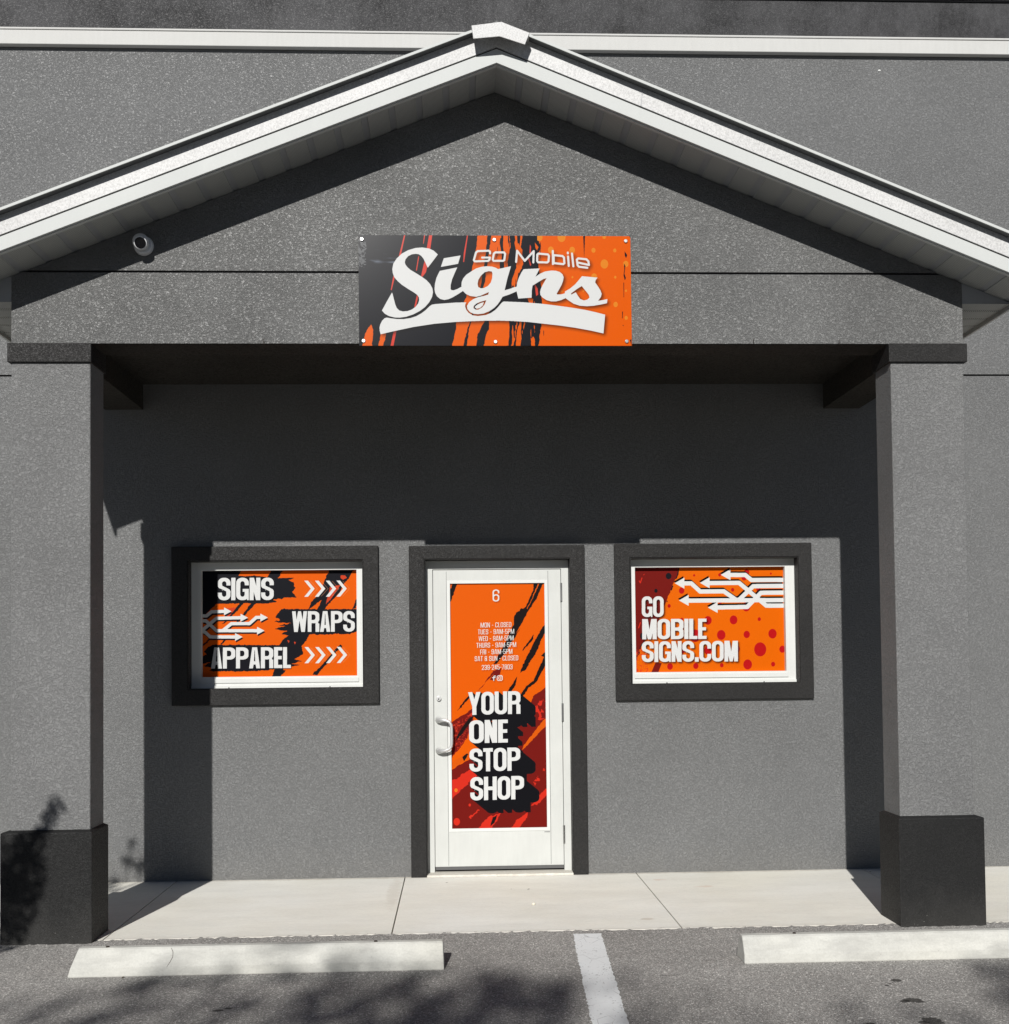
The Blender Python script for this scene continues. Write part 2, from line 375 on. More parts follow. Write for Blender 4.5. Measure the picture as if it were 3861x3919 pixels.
class Canvas:
    """src = three corners (TL, TR, BL) in drawing coordinates -> canvas of w x h pixels"""
    def __init__(s, w, h, TL, TR, BL, bgc):
        s.w, s.h = w, h
        A = np.array([[TR[0] - TL[0], BL[0] - TL[0]], [TR[1] - TL[1], BL[1] - TL[1]]], float)
        s.Ai = np.linalg.inv(A); s.o = np.array(TL, float)
        s.k = w / math.hypot(*(np.array(TR) - np.array(TL)))
        s.px = np.ones((h, w, 3)) * srgb(bgc)
    def T(s, p):
        q = (np.array(p, float) - s.o) @ s.Ai.T
        return q * np.array([s.w, s.h])
    def empty(s): return np.zeros((s.h, s.w), bool)
    def poly(s, pts, m=None):
        m = s.empty() if m is None else m
        P = s.T(pts)
        x0, y0 = np.floor(P.min(0)).astype(int); x1, y1 = np.ceil(P.max(0)).astype(int) + 1
        x0, y0 = max(x0, 0), max(y0, 0); x1, y1 = min(x1, s.w), min(y1, s.h)
        if x1 <= x0 or y1 <= y0: return m
        X = np.arange(x0, x1)[None, :] + .5; Y = np.arange(y0, y1)[:, None] + .5
        ins = np.zeros((y1 - y0, x1 - x0), bool); n_ = len(P)
        for i in range(n_):
            (ax, ay), (bx, by) = P[i], P[(i + 1) % n_]
            if ay == by: continue
            ins ^= ((ay > Y) != (by > Y)) & (X < (bx - ax) * (Y - ay) / (by - ay) + ax)
        m[y0:y1, x0:x1] |= ins
        return m
    def stroke(s, pts, width, m=None, closed=False, butt=False):
        m = s.empty() if m is None else m
        P = s.T(pts); r = width * s.k / 2
        if closed: P = np.vstack([P, P[:1]])
        for i in range(len(P) - 1):
            a, b = P[i], P[i + 1]; d = b - a; L = max(np.hypot(*d), 1e-6)
            x0, y0 = np.floor(np.minimum(a, b) - r).astype(int); x1, y1 = np.ceil(np.maximum(a, b) + r).astype(int) + 1
            x0, y0 = max(x0, 0), max(y0, 0); x1, y1 = min(x1, s.w), min(y1, s.h)
            if x1 <= x0 or y1 <= y0: continue
            X = np.arange(x0, x1)[None, :] + .5 - a[0]; Y = np.arange(y0, y1)[:, None] + .5 - a[1]
            t = (X * d[0] + Y * d[1]) / L
            if butt:
                hit = (t >= 0) & (t <= L) & (np.abs(X * d[1] - Y * d[0]) / L < r)
            else:
                tc = np.clip(t, 0, L); hit = (X - tc * d[0] / L) ** 2 + (Y - tc * d[1] / L) ** 2 < r * r
            m[y0:y1, x0:x1] |= hit
        return m
    def dot(s, x, y, rx, ry=None, m=None):
        ry = ry or rx
        return s.poly([(x + rx * math.cos(t), y + ry * math.sin(t)) for t in np.linspace(0, 2 * math.pi, 28, endpoint=False)], m)
    def paint(s, m, c, a=1.0):
        m = m.astype(float)[..., None] * a
        s.px = s.px * (1 - m) + srgb(c) * m
    def warp(s, m, amp, cell):
        dx = ((fbm(s.h, s.w, cell) - .5) * 2 * amp).astype(int); dy = ((fbm(s.h, s.w, cell) - .5) * 2 * amp).astype(int)
        Y, X = np.mgrid[0:s.h, 0:s.w]
        return m[np.clip(Y + dy, 0, s.h - 1), np.clip(X + dx, 0, s.w - 1)]
    def image(s, name):
        im = bpy.data.images.new(name, s.w, s.h); a = np.ones((s.h, s.w, 4), np.float32)
        a[..., :3] = np.clip(s.px, 0, 1)[::-1]; im.pixels.foreach_set(a.ravel()); im.update(); im.pack()
        return im

# condensed poster letters: functions of local X (0..w) and Y (0..1, up), t = stem
def rr(X, Y, x0, y0, x1, y1, r, ar=1.0):
    rx, ry = r, r * ar
    rx = min(rx, (x1 - x0) / 2); ry = min(ry, (y1 - y0) / 2)
    dx = np.maximum(np.maximum(x0 + rx - X, X - x1 + rx), 0) / max(rx, 1e-6); dy = np.maximum(np.maximum(y0 + ry - Y, Y - y1 + ry), 0) / max(ry, 1e-6)
    return (dx * dx + dy * dy <= 1) & (X >= x0) & (X <= x1) & (Y >= y0) & (Y <= y1)
def bx(X, Y, x0, y0, x1, y1): return (X >= x0) & (X <= x1) & (Y >= y0) & (Y <= y1)
def pg(X, Y, pts):
    ins = np.zeros(np.broadcast(X, Y).shape, bool)
    for i in range(len(pts)):
        (ax, ay), (bx_, by) = pts[i], pts[(i + 1) % len(pts)]
        if ay == by: continue
        ins ^= ((ay > Y) != (by > Y)) & (X < (bx_ - ax) * (Y - ay) / (by - ay) + ax)
    return ins
def glyph(c, X, Y, w, t):
    h = max(t * .72, .095); thin = t < .15; R_ = w * .46; ri = max(.02, (w - 2 * t) * .5)
    ring = lambda y0=0, y1=1: rr(X, Y, 0, y0, w, y1, R_, .75) & ~rr(X, Y, t, y0 + h, w - t, y1 - h, ri, 1.0)
    L = bx(X, Y, 0, 0, t, 1); Rt = bx(X, Y, w - t, 0, w, 1)
    if c == 'I': return L
    if c == '.': return bx(X, Y, 0, 0, w, t)
    if c == '-': return bx(X, Y, 0, .40, w, .40 + h)
    if c == 'L': return L | bx(X, Y, 0, 0, w, h)
    if c == 'E': return L | bx(X, Y, 0, 0, w, h) | bx(X, Y, 0, 1 - h, w, 1) | bx(X, Y, 0, .5 - h / 2, w * .94, .5 + h / 2)
    if c == 'F': return L | bx(X, Y, 0, 1 - h, w, 1) | bx(X, Y, 0, .48 - h / 2, w * .92, .48 + h / 2)
    if c == 'T': return bx(X, Y, 0, 1 - h, w, 1) | bx(X, Y, (w - t) / 2, 0, (w + t) / 2, 1)
    if c == 'H': return L | Rt | bx(X, Y, 0, .5 - h / 2, w, .5 + h / 2)
    if c in 'O0': return ring()
    if c == 'U': return (ring() & (Y < .6)) | ((L | Rt) & (Y >= .5))
    if c == 'C': return ring() & ~bx(X, Y, w - t - .01, .30 if thin else .37, w + .1, .70 if thin else .63)
    if c == 'G': return (ring() & ~bx(X, Y, w - t - .01, .5, w + .1, .66)) | bx(X, Y, w * .52, .5 - h * .8, w, .5) | bx(X, Y, w - t * .8, 0, w, .4) & bx(X, Y, w - t * .45, 0, w, .4)
    if c == 'D': return (rr(X, Y, -w * .5, 0, w, 1, R_, .75) & (X >= 0)) & ~(rr(X, Y, t - .3, h, w - t, 1 - h, ri) & (X > t))
    if c in 'PRB':
        top = (rr(X, Y, -w * .5, .42, w, 1, R_, .6) & (X >= 0)) & ~(rr(X, Y, t - .3, .42 + h, w - t, 1 - h, ri) & (X > t))
        if c == 'P': return L | top
        if c == 'R': return L | top | (bx(X, Y, w - t, 0, w, .47) & ~rr(X, Y, w - t * .3, .40, w + .3, .52, .05))
        bot = (rr(X, Y, -w * .5, 0, w, .42 + h, R_, .6) & (X >= 0)) & ~(rr(X, Y, t - .3, h, w - t, .42, ri) & (X > t))
        return L | top | bot
    if c == 'S':
        top = (rr(X, Y, 0, .45, w, 1, R_, .75) & ~rr(X, Y, t, .52, w - t, 1 - h, ri)) & ~bx(X, Y, w - t - .01, .40, w + .1, .66) & (Y > .54)
        bot = (rr(X, Y, 0, 0, w, .55, R_, .75) & ~rr(X, Y, t, h, w - t, .48, ri)) & ~bx(X, Y, -.1, .34, t + .01, .6) & (Y < .46)
        mid = pg(X, Y, [(0, .74), (0, .62), (t * .25, .55), (w - t * 1.05, .40), (w - t, .30), (w, .28), (w, .40), (w - t * .25, .48), (t * 1.1, .64), (t, .74)])
        return top | bot | mid
    if c == 'N': return L | Rt | pg(X, Y, [(0, 1), (t * 1.05, 1), (w, 0), (w - t * 1.05, 0)])
    if c == 'M': return L | Rt | pg(X, Y, [(0, 1), (t * 1.35, 1), (w / 2 + t * .38, 0), (w / 2 - t * .38, 0)]) | pg(X, Y, [(w, 1), (w - t * 1.35, 1), (w / 2 - t * .38, 0), (w / 2 + t * .38, 0)])
    if c == 'W':
        q = w / 4; e = t * .48
        return (pg(X, Y, [(0, 1), (2 * e, 1), (q + e * 1.1, 0), (q - e * .9, 0)]) | pg(X, Y, [(2 * q - e * .8, 1), (2 * q + e * .8, 1), (q + e * 1.1, 0), (q - e * .9, 0)])
                | pg(X, Y, [(2 * q - e * .8, 1), (2 * q + e * .8, 1), (3 * q + e * .9, 0), (3 * q - e * 1.1, 0)]) | pg(X, Y, [(w - 2 * e, 1), (w, 1), (3 * q + e * .9, 0), (3 * q - e * 1.1, 0)]))
    if c == 'A':
        return pg(X, Y, [(0, 0), (w * .28, 1), (w * .72, 1), (w, 0)]) & ~pg(X, Y, [(t * .95, 0), (w - t * .95, 0), (w - t * 1.12, .18), (t * 1.12, .18)]) & ~pg(X, Y, [(t * 1.2, .18 + h), (w - t * 1.2, .18 + h), (w / 2 + .01, .86), (w / 2 - .01, .86)])
    if c == 'Y': return pg(X, Y, [(0, 1), (t * 1.05, 1), (w / 2 + t / 2, .36), (w / 2 + t / 2, 0), (w / 2 - t / 2, 0), (w / 2 - t / 2, .36)]) | pg(X, Y, [(w, 1), (w - t * 1.05, 1), (w / 2 - t / 2, .36), (w / 2 - t / 2, .3), (w / 2 + t / 2, .3), (w / 2 + t / 2, .36)])
    if c == '6': return (rr(X, Y, 0, 0, w, .60, R_, .8) & ~rr(X, Y, t, h, w - t, .60 - h, ri)) | (ring() & (X < t + .01)) | (ring() & (Y > .5) & ~bx(X, Y, w - t - .01, .4, w + .1, .68))
    if c == '9': return glyph('6', w - X, 1 - Y, w, t)
    if c == '8': return (rr(X, Y, 0, 0, w, .56, R_, .8) & ~rr(X, Y, t, h, w - t, .5 - h / 2, ri)) | (rr(X, Y, 0, .44, w, 1, R_, .8) & ~rr(X, Y, t, .5 + h / 2, w - t, 1 - h, ri))
    if c == '3': return glyph('8', X, Y, w, t) & ~bx(X, Y, -.1, .30, t + .01, .70)
    if c == '5': return bx(X, Y, 0, 1 - h, w, 1) | bx(X, Y, 0, .48, t, 1) | ((rr(X, Y, 0, 0, w, .62, R_, .8) & ~rr(X, Y, t, h, w - t, .62 - h, ri)) & ~bx(X, Y, -.1, .28, t + .01, .47))
    if c == '2': return bx(X, Y, 0, 0, w, h) | pg(X, Y, [(0, h * .5), (t, h * .5), (w, .55), (w, .72), (w - t, .62)]) | (rr(X, Y, 0, .5, w, 1, R_, .8) & ~rr(X, Y, t, .5, w - t, 1 - h, ri) & ~bx(X, Y, -.1, .4, t + .01, .68) & ((Y > .68) | (X > w / 2)))
    if c == '4': return bx(X, Y, w * .55, 0, w * .55 + t, 1) | bx(X, Y, 0, .22, w, .22 + h) | pg(X, Y, [(0, .22), (t, .22), (w * .55 + t, 1), (w * .5, 1)])
    if c == '7': return bx(X, Y, 0, 1 - h, w, 1) | pg(X, Y, [(w * .2, 0), (w * .2 + t, 0), (w, 1), (w - t, 1)])
    if c == '&': return glyph('8', X * 1.1, Y, w, t) | pg(X, Y, [(w * .4, .45), (w * .4 + t, .45), (w * 1.05, 0), (w * 1.05 - t, 0)])
    return X < -9
GW = {'I': None, '.': .2, ' ': .20, 'M': .62, 'W': .70, 'N': .46, '-': .24, 'A': .48, 'T': .40, 'E': .36, 'L': .35, 'F': .35}
def text(cv, s_, x0, x1, y0, y1, t=.215, gap=.04, wid=.54, m=None, slant=0.0):
    """fit text into x0..x1 (drawing coords), y0 top, y1 bottom; slant = baseline drop per x"""
    m = cv.empty() if m is None else m
    ws = [t if c in 'I.' else GW.get(c, wid) * (wid / .44) for c in s_]
    tot = sum(ws) + gap * (len(s_) - 1); H = y1 - y0; k = (x1 - x0) / tot
    cx = x0
    for c, w_ in zip(s_, ws):
        if c != ' ':
            a = cv.T((cx - 2, y0 - 30 + slant * (cx - x0))); b = cv.T((cx + w_ * k + 2, y1 + 30 + slant * (cx - x0)))
            X0, Y0 = max(int(min(a[0], b[0])) - 6, 0), max(int(a[1]) - 6, 0); X1, Y1 = min(int(max(a[0], b[0])) + 7, cv.w), min(int(b[1]) + 7, cv.h)
            Yp, Xp = np.mgrid[Y0:Y1, X0:X1] + .5
            A = np.linalg.inv(cv.Ai)
            q = np.stack([Xp / cv.w, Yp / cv.h], -1) @ A.T + cv.o
            GX = (q[..., 0] - cx) / k; GY = (y1 + slant * (q[..., 0] - x0) - q[..., 1]) / H
            m[Y0:Y1, X0:X1] |= glyph(c, GX, GY, w_, t)
        cx += (w_ + gap) * k
    return m

ORANGE = (250, 103, 0); NAVY = (24, 25, 32); DRED = (128, 26, 20); WHITE = (246, 247, 245); RED = (232, 52, 34)

def art_sign():
    cv = Canvas(1825, 742, (1370, 898.3), (2414.8, 901.8), (1372.9, 1319.7), NAVY)
    K = lambda pts: [(1350 + x / 1.7468, 880 + y / 1.7468) for x, y in pts]
    A = lambda pts: [(1440 + x / 5.0105, 920 + y / 5.0105) for x, y in pts]
    B = lambda pts: [(1740 + x / 5.0105, 920 + y / 5.0105) for x, y in pts]
    C = lambda pts: [(1960 + x / 5.0105, 920 + y / 5.0105) for x, y in pts]
    m = cv.empty()
    for p in ([(1225, 20), (1250, 100), (1252, 128), (1235, 150), (1240, 250), (1258, 380), (1262, 500), (1255, 640), (1230, 800), (1900, 800), (1900, 20)],
              [(835, 20), (897, 20), (885, 150), (848, 380), (775, 615), (725, 800), (655, 800), (690, 615), (750, 450), (800, 230)],
              [(925, 20), (1045, 20), (1052, 100), (1030, 230), (1000, 400), (868, 615), (830, 700), (815, 800), (752, 800), (765, 700), (790, 590), (850, 450), (880, 340), (900, 200)],
              [(905, 600), (1100, 600), (1085, 700), (1060, 800), (862, 800), (885, 700), (905, 660)],
              [(1080, 20), (1138, 20), (1122, 110), (1150, 190), (1100, 300), (1085, 390), (1056, 380), (1060, 330), (1090, 250), (1095, 160), (1080, 90)],
              [(1112, 600), (1150, 600), (1130, 700), (1115, 800), (1083, 800), (1090, 690)], [(1195, 620), (1213, 640), (1205, 700), (1215, 790), (1190, 790), (1182, 690)],
              [(1160, 450), (1190, 440), (1240, 560), (1250, 620), (1225, 600)], [(1205, 450), (1235, 600), (1225, 600), (1195, 470)],
              [(1215, 80), (1240, 110), (1228, 135), (1218, 110)], [(205, 600), (235, 600), (195, 800), (160, 800)],
              [(120, 630), (134, 660), (125, 800), (52, 800), (80, 690), (100, 650)]):
        cv.poly(K(p), m)
    m = cv.warp(m, 7, 26)
    # drips of background through the orange
    H_, W_ = cv.h, cv.w
    dr = fbm(H_, W_, (16, 130), 3); band = np.zeros((H_, W_)); band[:, 880:1260] = 1; band = blur(band, 60)
    cv.paint(m, ORANGE)
    cv.paint(m & (dr * band > .60), NAVY)
    r = cv.empty()
    for p in ([(342, 20), (350, 20), (318, 165), (300, 190)], [(268, 300), (276, 320), (256, 400), (250, 398)], [(474, 20), (482, 20), (470, 90), (466, 90)],
              [(508, 20), (529, 20), (505, 190), (485, 280), (455, 320), (450, 315), (478, 190)], [(434, 170), (440, 175), (424, 270), (418, 268)], [(424, 430), (436, 430), (418, 510), (406, 515)],
              [(762, 20), (768, 20), (740, 212), (733, 212), (738, 150)], [(272, 660), (290, 660), (262, 800), (242, 800)],
              [(1182, 95), (1190, 110), (1186, 160), (1178, 150)], [(1210, 350), (1232, 390), (1236, 430), (1222, 440)], [(1172, 170), (1190, 230), (1184, 240), (1168, 190)]):
        cv.poly(K(p), r)
    cv.paint(r, (236, 74, 58))
    dots = cv.empty()
    for x, y, q in ((1245, 45, 22), (1395, 45, 27), (1322, 130, 19), (1466, 132, 19), (1610, 133, 14), (1754, 134, 11), (1683, 225, 26), (1613, 312, 20), (1756, 314, 8), (1467, 314, 6), (1828, 225, 18), (1757, 497, 15), (1828, 587, 11), (1683, 42, 12), (1828, 405, 7), (1395, 408, 5), (1540, 408, 5)):
        p = K([(x, y)])[0]; cv.dot(p[0], p[1], q / 1.7468, q * 1.2 / 1.7468, dots)
    cv.paint(dots & (np.arange(W_)[None, :] > 1195), (250, 148, 40))
    k = cv.empty()
    for p in ([(1540, 20), (1554, 20), (1547, 186)], [(1820, 140), (1838, 165), (1830, 186), (1822, 170)], [(1815, 220), (1826, 240), (1818, 290), (1828, 320), (1820, 335), (1812, 300), (1818, 260)],
              [(1811, 350), (1815, 350), (1815, 450), (1812, 450)], [(1801, 545), (1806, 545), (1804, 590), (1800, 590)], [(1803, 635), (1810, 635), (1808, 644)], [(1843, 20), (1860, 20), (1860, 50)], [(1852, 735), (1862, 730), (1862, 776)]):
        cv.poly(K(p), k)
    cv.paint(cv.warp(k, 2, 8), NAVY)
    L = cv.empty()
    sS = [(1168, 263), (1090, 190), (1000, 148), (870, 128), (740, 138), (600, 180), (480, 245), (380, 340), (315, 440), (296, 545), (305, 620), (335, 700), (400, 775), (480, 845), (600, 925), (700, 985), (770, 1035), (805, 1085), (808, 1140), (790, 1200), (740, 1265), (670, 1315), (590, 1345), (500, 1353), (430, 1335), (380, 1285), (350, 1210), (325, 1110), (303, 1020), (290, 990), (190, 1165), (98, 1335), (150, 1395), (230, 1440), (340, 1468), (430, 1472), (560, 1455), (700, 1408), (820, 1345), (920, 1270), (1000, 1180), (1055, 1080), (1074, 985), (1062, 910), (1020, 830), (950, 755), (860, 690), (740, 615), (640, 555), (580, 500), (545, 450), (535, 410), (550, 355), (600, 295), (670, 260), (745, 251), (800, 258), (850, 290), (890, 340), (930, 420), (960, 490), (975, 517), (1050, 420)]
    cv.poly(A(sS), L)
    cv.poly(A([(1282, 335), (1603, 282), (1555, 442), (1225, 502)]), L)
    cv.poly(A([(1205, 577), (1540, 510), (1490, 620), (1440, 740), (1412, 850), (1410, 920), (1425, 945), (1470, 950), (1540, 925), (1640, 870), (1660, 955), (1560, 1020), (1450, 1085), (1370, 1120), (1290, 1135), (1210, 1115), (1150, 1065), (1115, 1000), (1103, 930), (1110, 830), (1140, 710), (1175, 635)]), L)
    g = cv.empty()
    cv.poly(B([(1070, 487), (820, 543), (770, 515), (700, 495), (600, 488), (500, 500), (400, 530), (300, 590), (210, 650), (150, 720), (120, 790), (115, 860), (120, 905), (150, 970), (200, 1020), (280, 1058), (400, 1075), (480, 1055), (560, 1020), (640, 985), (630, 1032), (540, 1060), (440, 1080), (340, 1120), (260, 1180), (220, 1250), (230, 1310), (280, 1370), (350, 1400), (430, 1408), (540, 1395), (650, 1350), (740, 1290), (810, 1220), (860, 1150), (905, 1075), (1040, 1030), (1190, 965), (1200, 870), (1090, 910), (945, 950), (1000, 720)]), g)
    g &= ~cv.poly(B([(640, 582), (700, 590), (712, 630), (705, 720), (680, 800), (620, 870), (550, 905), (490, 912), (440, 890), (425, 830), (440, 750), (490, 670), (560, 605)]))
    g &= ~cv.poly(B([(592, 1140), (560, 1220), (510, 1280), (440, 1320), (390, 1322), (345, 1290), (350, 1250), (400, 1205), (480, 1170)]))
    cv.poly(B([(548, 1178), (520, 1245), (470, 1290), (410, 1303), (370, 1280), (380, 1255), (430, 1220), (490, 1192)]), g)
    L |= g
    cv.poly(C([(210, 545), (520, 530), (480, 610), (438, 690), (520, 635), (620, 590), (740, 572), (830, 575), (910, 600), (960, 645), (982, 700), (970, 770), (940, 850), (890, 940), (845, 1015), (860, 1033), (930, 1030), (1010, 1008), (1020, 1100), (930, 1140), (830, 1165), (740, 1165), (650, 1140), (570, 1090), (530, 1040), (525, 980), (540, 920), (580, 840), (620, 770), (652, 718), (590, 735), (480, 800), (380, 862), (365, 960), (362, 1092), (105, 1110), (70, 960), (-20, 1008), (-20, 905), (75, 880), (85, 800), (120, 700), (165, 610)]), L)
    ss = cv.poly(C([(1335, 680), (1637, 708), (1600, 755), (1590, 800), (1640, 870), (1690, 950), (1715, 1020), (1700, 1080), (1645, 1155), (1740, 1140), (1825, 1120), (1817, 1200), (1700, 1225), (1550, 1250), (1430, 1258), (1290, 1248), (1170, 1210), (1080, 1150), (1005, 1095), (1000, 1040), (1005, 975), (1100, 920), (1200, 840), (1270, 760)]))
    ss &= ~cv.poly(C([(1330, 870), (1240, 925), (1125, 1010), (1125, 1035), (1215, 990), (1250, 1050), (1300, 1120), (1370, 1148), (1440, 1130), (1478, 1090), (1465, 1040), (1420, 980), (1370, 920)]))
    L |= ss
    # underline brush
    U = A([(190, 1470), (150, 1480), (100, 1530), (65, 1600), (52, 1660), (55, 1720), (72, 1788), (300, 1735), (700, 1650), (1100, 1590), (1500, 1556)]) + \
        B([(300, 1542), (600, 1532), (850, 1532), (1100, 1540)]) + C([(300, 1560), (540, 1588), (900, 1628), (1200, 1672), (1500, 1727), (1745, 1782), (1779, 1422), (1600, 1375), (1400, 1330), (1100, 1280), (800, 1240), (540, 1208), (200, 1180)]) + \
        B([(1102, 1172), (930, 1165), (905, 1175), (870, 1210), (820, 1270), (760, 1330), (680, 1385), (580, 1425), (430, 1443), (330, 1430), (250, 1380), (205, 1320), (185, 1260), (190, 1210), (210, 1180)]) + \
        A([(1500, 1185), (1250, 1203), (1110, 1213), (1050, 1225), (1000, 1260), (930, 1330), (850, 1390), (750, 1445), (640, 1480), (520, 1498), (400, 1500), (280, 1485)])
    cv.poly(U, L)
    for pts, cl in ((B([(668, 243), (665, 207), (640, 190), (430, 198), (397, 225), (355, 370), (372, 395), (630, 385), (655, 362), (664, 322), (515, 322)]), 0),
                    (B([(770, 222), (935, 222), (957, 250), (940, 370), (915, 385), (735, 385), (718, 362), (740, 245)]), 1),
                    (B([(1168, 405), (1188, 190), (1335, 385), (1508, 198), (1500, 415)]), 0),
                    (C([(495, 245), (680, 262), (700, 290), (690, 395), (665, 415), (490, 412), (470, 385), (475, 265)]), 1),
                    (C([(775, 195), (775, 445)]), 0), (C([(790, 275), (960, 292), (990, 320), (997, 430), (975, 448), (790, 428)]), 1),
                    (C([(1064, 226), (1065, 240)]), 0), (C([(1069, 302), (1082, 482)]), 0), (C([(1145, 245), (1170, 490)]), 0),
                    (C([(1262, 418), (1472, 465), (1462, 395), (1422, 355), (1265, 338), (1238, 362), (1252, 470), (1280, 498), (1440, 518)]), 0)):
        cv.stroke(pts, 7.9, L, closed=bool(cl))
    cv.paint(shift(blur(L, 11), 13, 13) * (dr * 0 + 1), (10, 8, 8), .55)
    sc = fbm(H_, W_, (120, 14), 4); blob = np.zeros((H_, W_)); blob[95:215, 60:330] = 1; sc = sc * blur(blob, 40)  # top-left sky sheen painted into the print colour, mixed with whitish scuffs
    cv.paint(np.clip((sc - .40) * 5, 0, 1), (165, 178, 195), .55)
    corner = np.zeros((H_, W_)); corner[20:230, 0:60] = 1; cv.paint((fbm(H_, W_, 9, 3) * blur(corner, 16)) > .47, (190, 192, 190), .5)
    cv.paint(L, WHITE)
    return cv.image('sign_artwork')

def art_left():
    cv = Canvas(1256, 862, (364, 283), (1615, 278), (370, 1145), ORANGE)
    m = cv.empty()
    for p in ([(340, 270), (680, 270), (655, 322), (890, 332), (930, 262), (1030, 262), (975, 342), (1110, 346), (1060, 362), (1100, 380), (1114, 425), (1092, 460), (1125, 498), (1020, 508), (935, 520), (965, 535), (930, 548), (480, 550), (380, 650), (340, 690)],
              [(985, 615), (1005, 596), (1640, 598), (1640, 765), (1560, 800), (1230, 805), (1165, 905), (1180, 960), (1110, 1000), (1170, 1020), (1080, 1040), (1155, 1050), (1030, 1070), (960, 1150), (925, 1150), (950, 1080), (870, 1095), (600, 1100), (420, 1092), (450, 1070), (380, 1050), (440, 1020), (375, 1030), (340, 1060), (340, 990), (400, 960), (380, 940), (410, 905), (450, 882), (985, 888), (1010, 850), (1060, 810), (1000, 795), (1050, 775), (950, 755), (1035, 735), (980, 728), (1085, 712), (945, 700), (990, 685), (950, 660)],
              [(1400, 262), (1590, 262), (1560, 330), (1500, 400), (1470, 470), (1380, 560), (1350, 600), (1290, 600), (1330, 520), (1260, 575), (1215, 600), (1260, 520), (1330, 440), (1350, 360)],
              [(670, 545), (700, 548), (560, 700), (520, 720)], [(760, 545), (800, 548), (690, 660), (640, 720), (620, 720), (690, 640)], [(1480, 880), (1495, 895), (1420, 980), (1290, 1130), (1255, 1130), (1400, 970)],
              [(560, 820), (580, 820), (530, 880), (510, 880)], [(420, 830), (440, 830), (370, 900), (350, 900)], [(1605, 520), (1620, 530), (1600, 590), (1575, 600)], [(1010, 1085), (1040, 1090), (990, 1150), (960, 1150)]):
        cv.poly(p, m)
    m = cv.warp(m, 9, 22); m = cv.warp(m, 4, 7)
    cv.paint(m, NAVY)
    r = cv.empty()
    for p in ([(1480, 325), (1515, 320), (1530, 345), (1500, 360), (1485, 350)], [(1395, 420), (1480, 400), (1400, 520), (1360, 560), (1375, 500)], [(1050, 845), (1068, 855), (1060, 872)], [(1105, 860), (1120, 865), (1110, 885)], [(550, 590), (640, 580), (560, 680)]):
        cv.poly(p, r)
    cv.paint(cv.warp(r, 6, 12), (226, 74, 40))
    L = text(cv, 'SIGNS', 490, 940, 340, 522); text(cv, 'WRAPS', 1088, 1595, 614, 782, m=L); text(cv, 'APPAREL', 438, 1080, 904, 1074, m=L)
    ar = cv.empty()
    for pts, tip in (([(350, 648), (400, 648), (440, 615), (545, 612)], (600, 612)), ([(360, 770), (480, 668), (675, 664)], (733, 664)), ([(350, 688), (395, 688), (480, 768), (810, 770)], (866, 770)),
                     ([(530, 768), (600, 712), (745, 712), (800, 662), (835, 662)], (893, 664)), ([(350, 768), (390, 780), (430, 818), (630, 820)], (690, 820))):
        cv.stroke(pts, 26, ar); cv.poly([(tip[0] - 60, tip[1] - 32), tip, (tip[0] - 60, tip[1] + 32)], ar)
    cv.paint(shift(ar, 7, 13), NAVY)
    cv.paint(ar, WHITE)
    for (y0, y1, dx) in ((366, 497, 0), (905, 1036, 3)):
        ym = (y0 + y1) / 2
        for i, x in enumerate((1186, 1272, 1360, 1446)):
            x += dx; o = cv.empty()
            for s_ in (30, 52): cv.stroke([(x + s_, y0 + 4), (x + s_ + 55, ym), (x + s_, y1 - 4)], 2.2, o)
            cv.paint(o, (250, 170, 120), .8)
            cv.paint(cv.poly([(x, y0), (x + 30, y0), (x + 84, ym), (x + 30, y1), (x, y1), (x + 54, ym)]), WHITE)
    cv.paint(shift(blur(L, 4), 4, 6), (8, 8, 10), .6); cv.paint(L, WHITE)
    return cv.image('left_window_artwork')

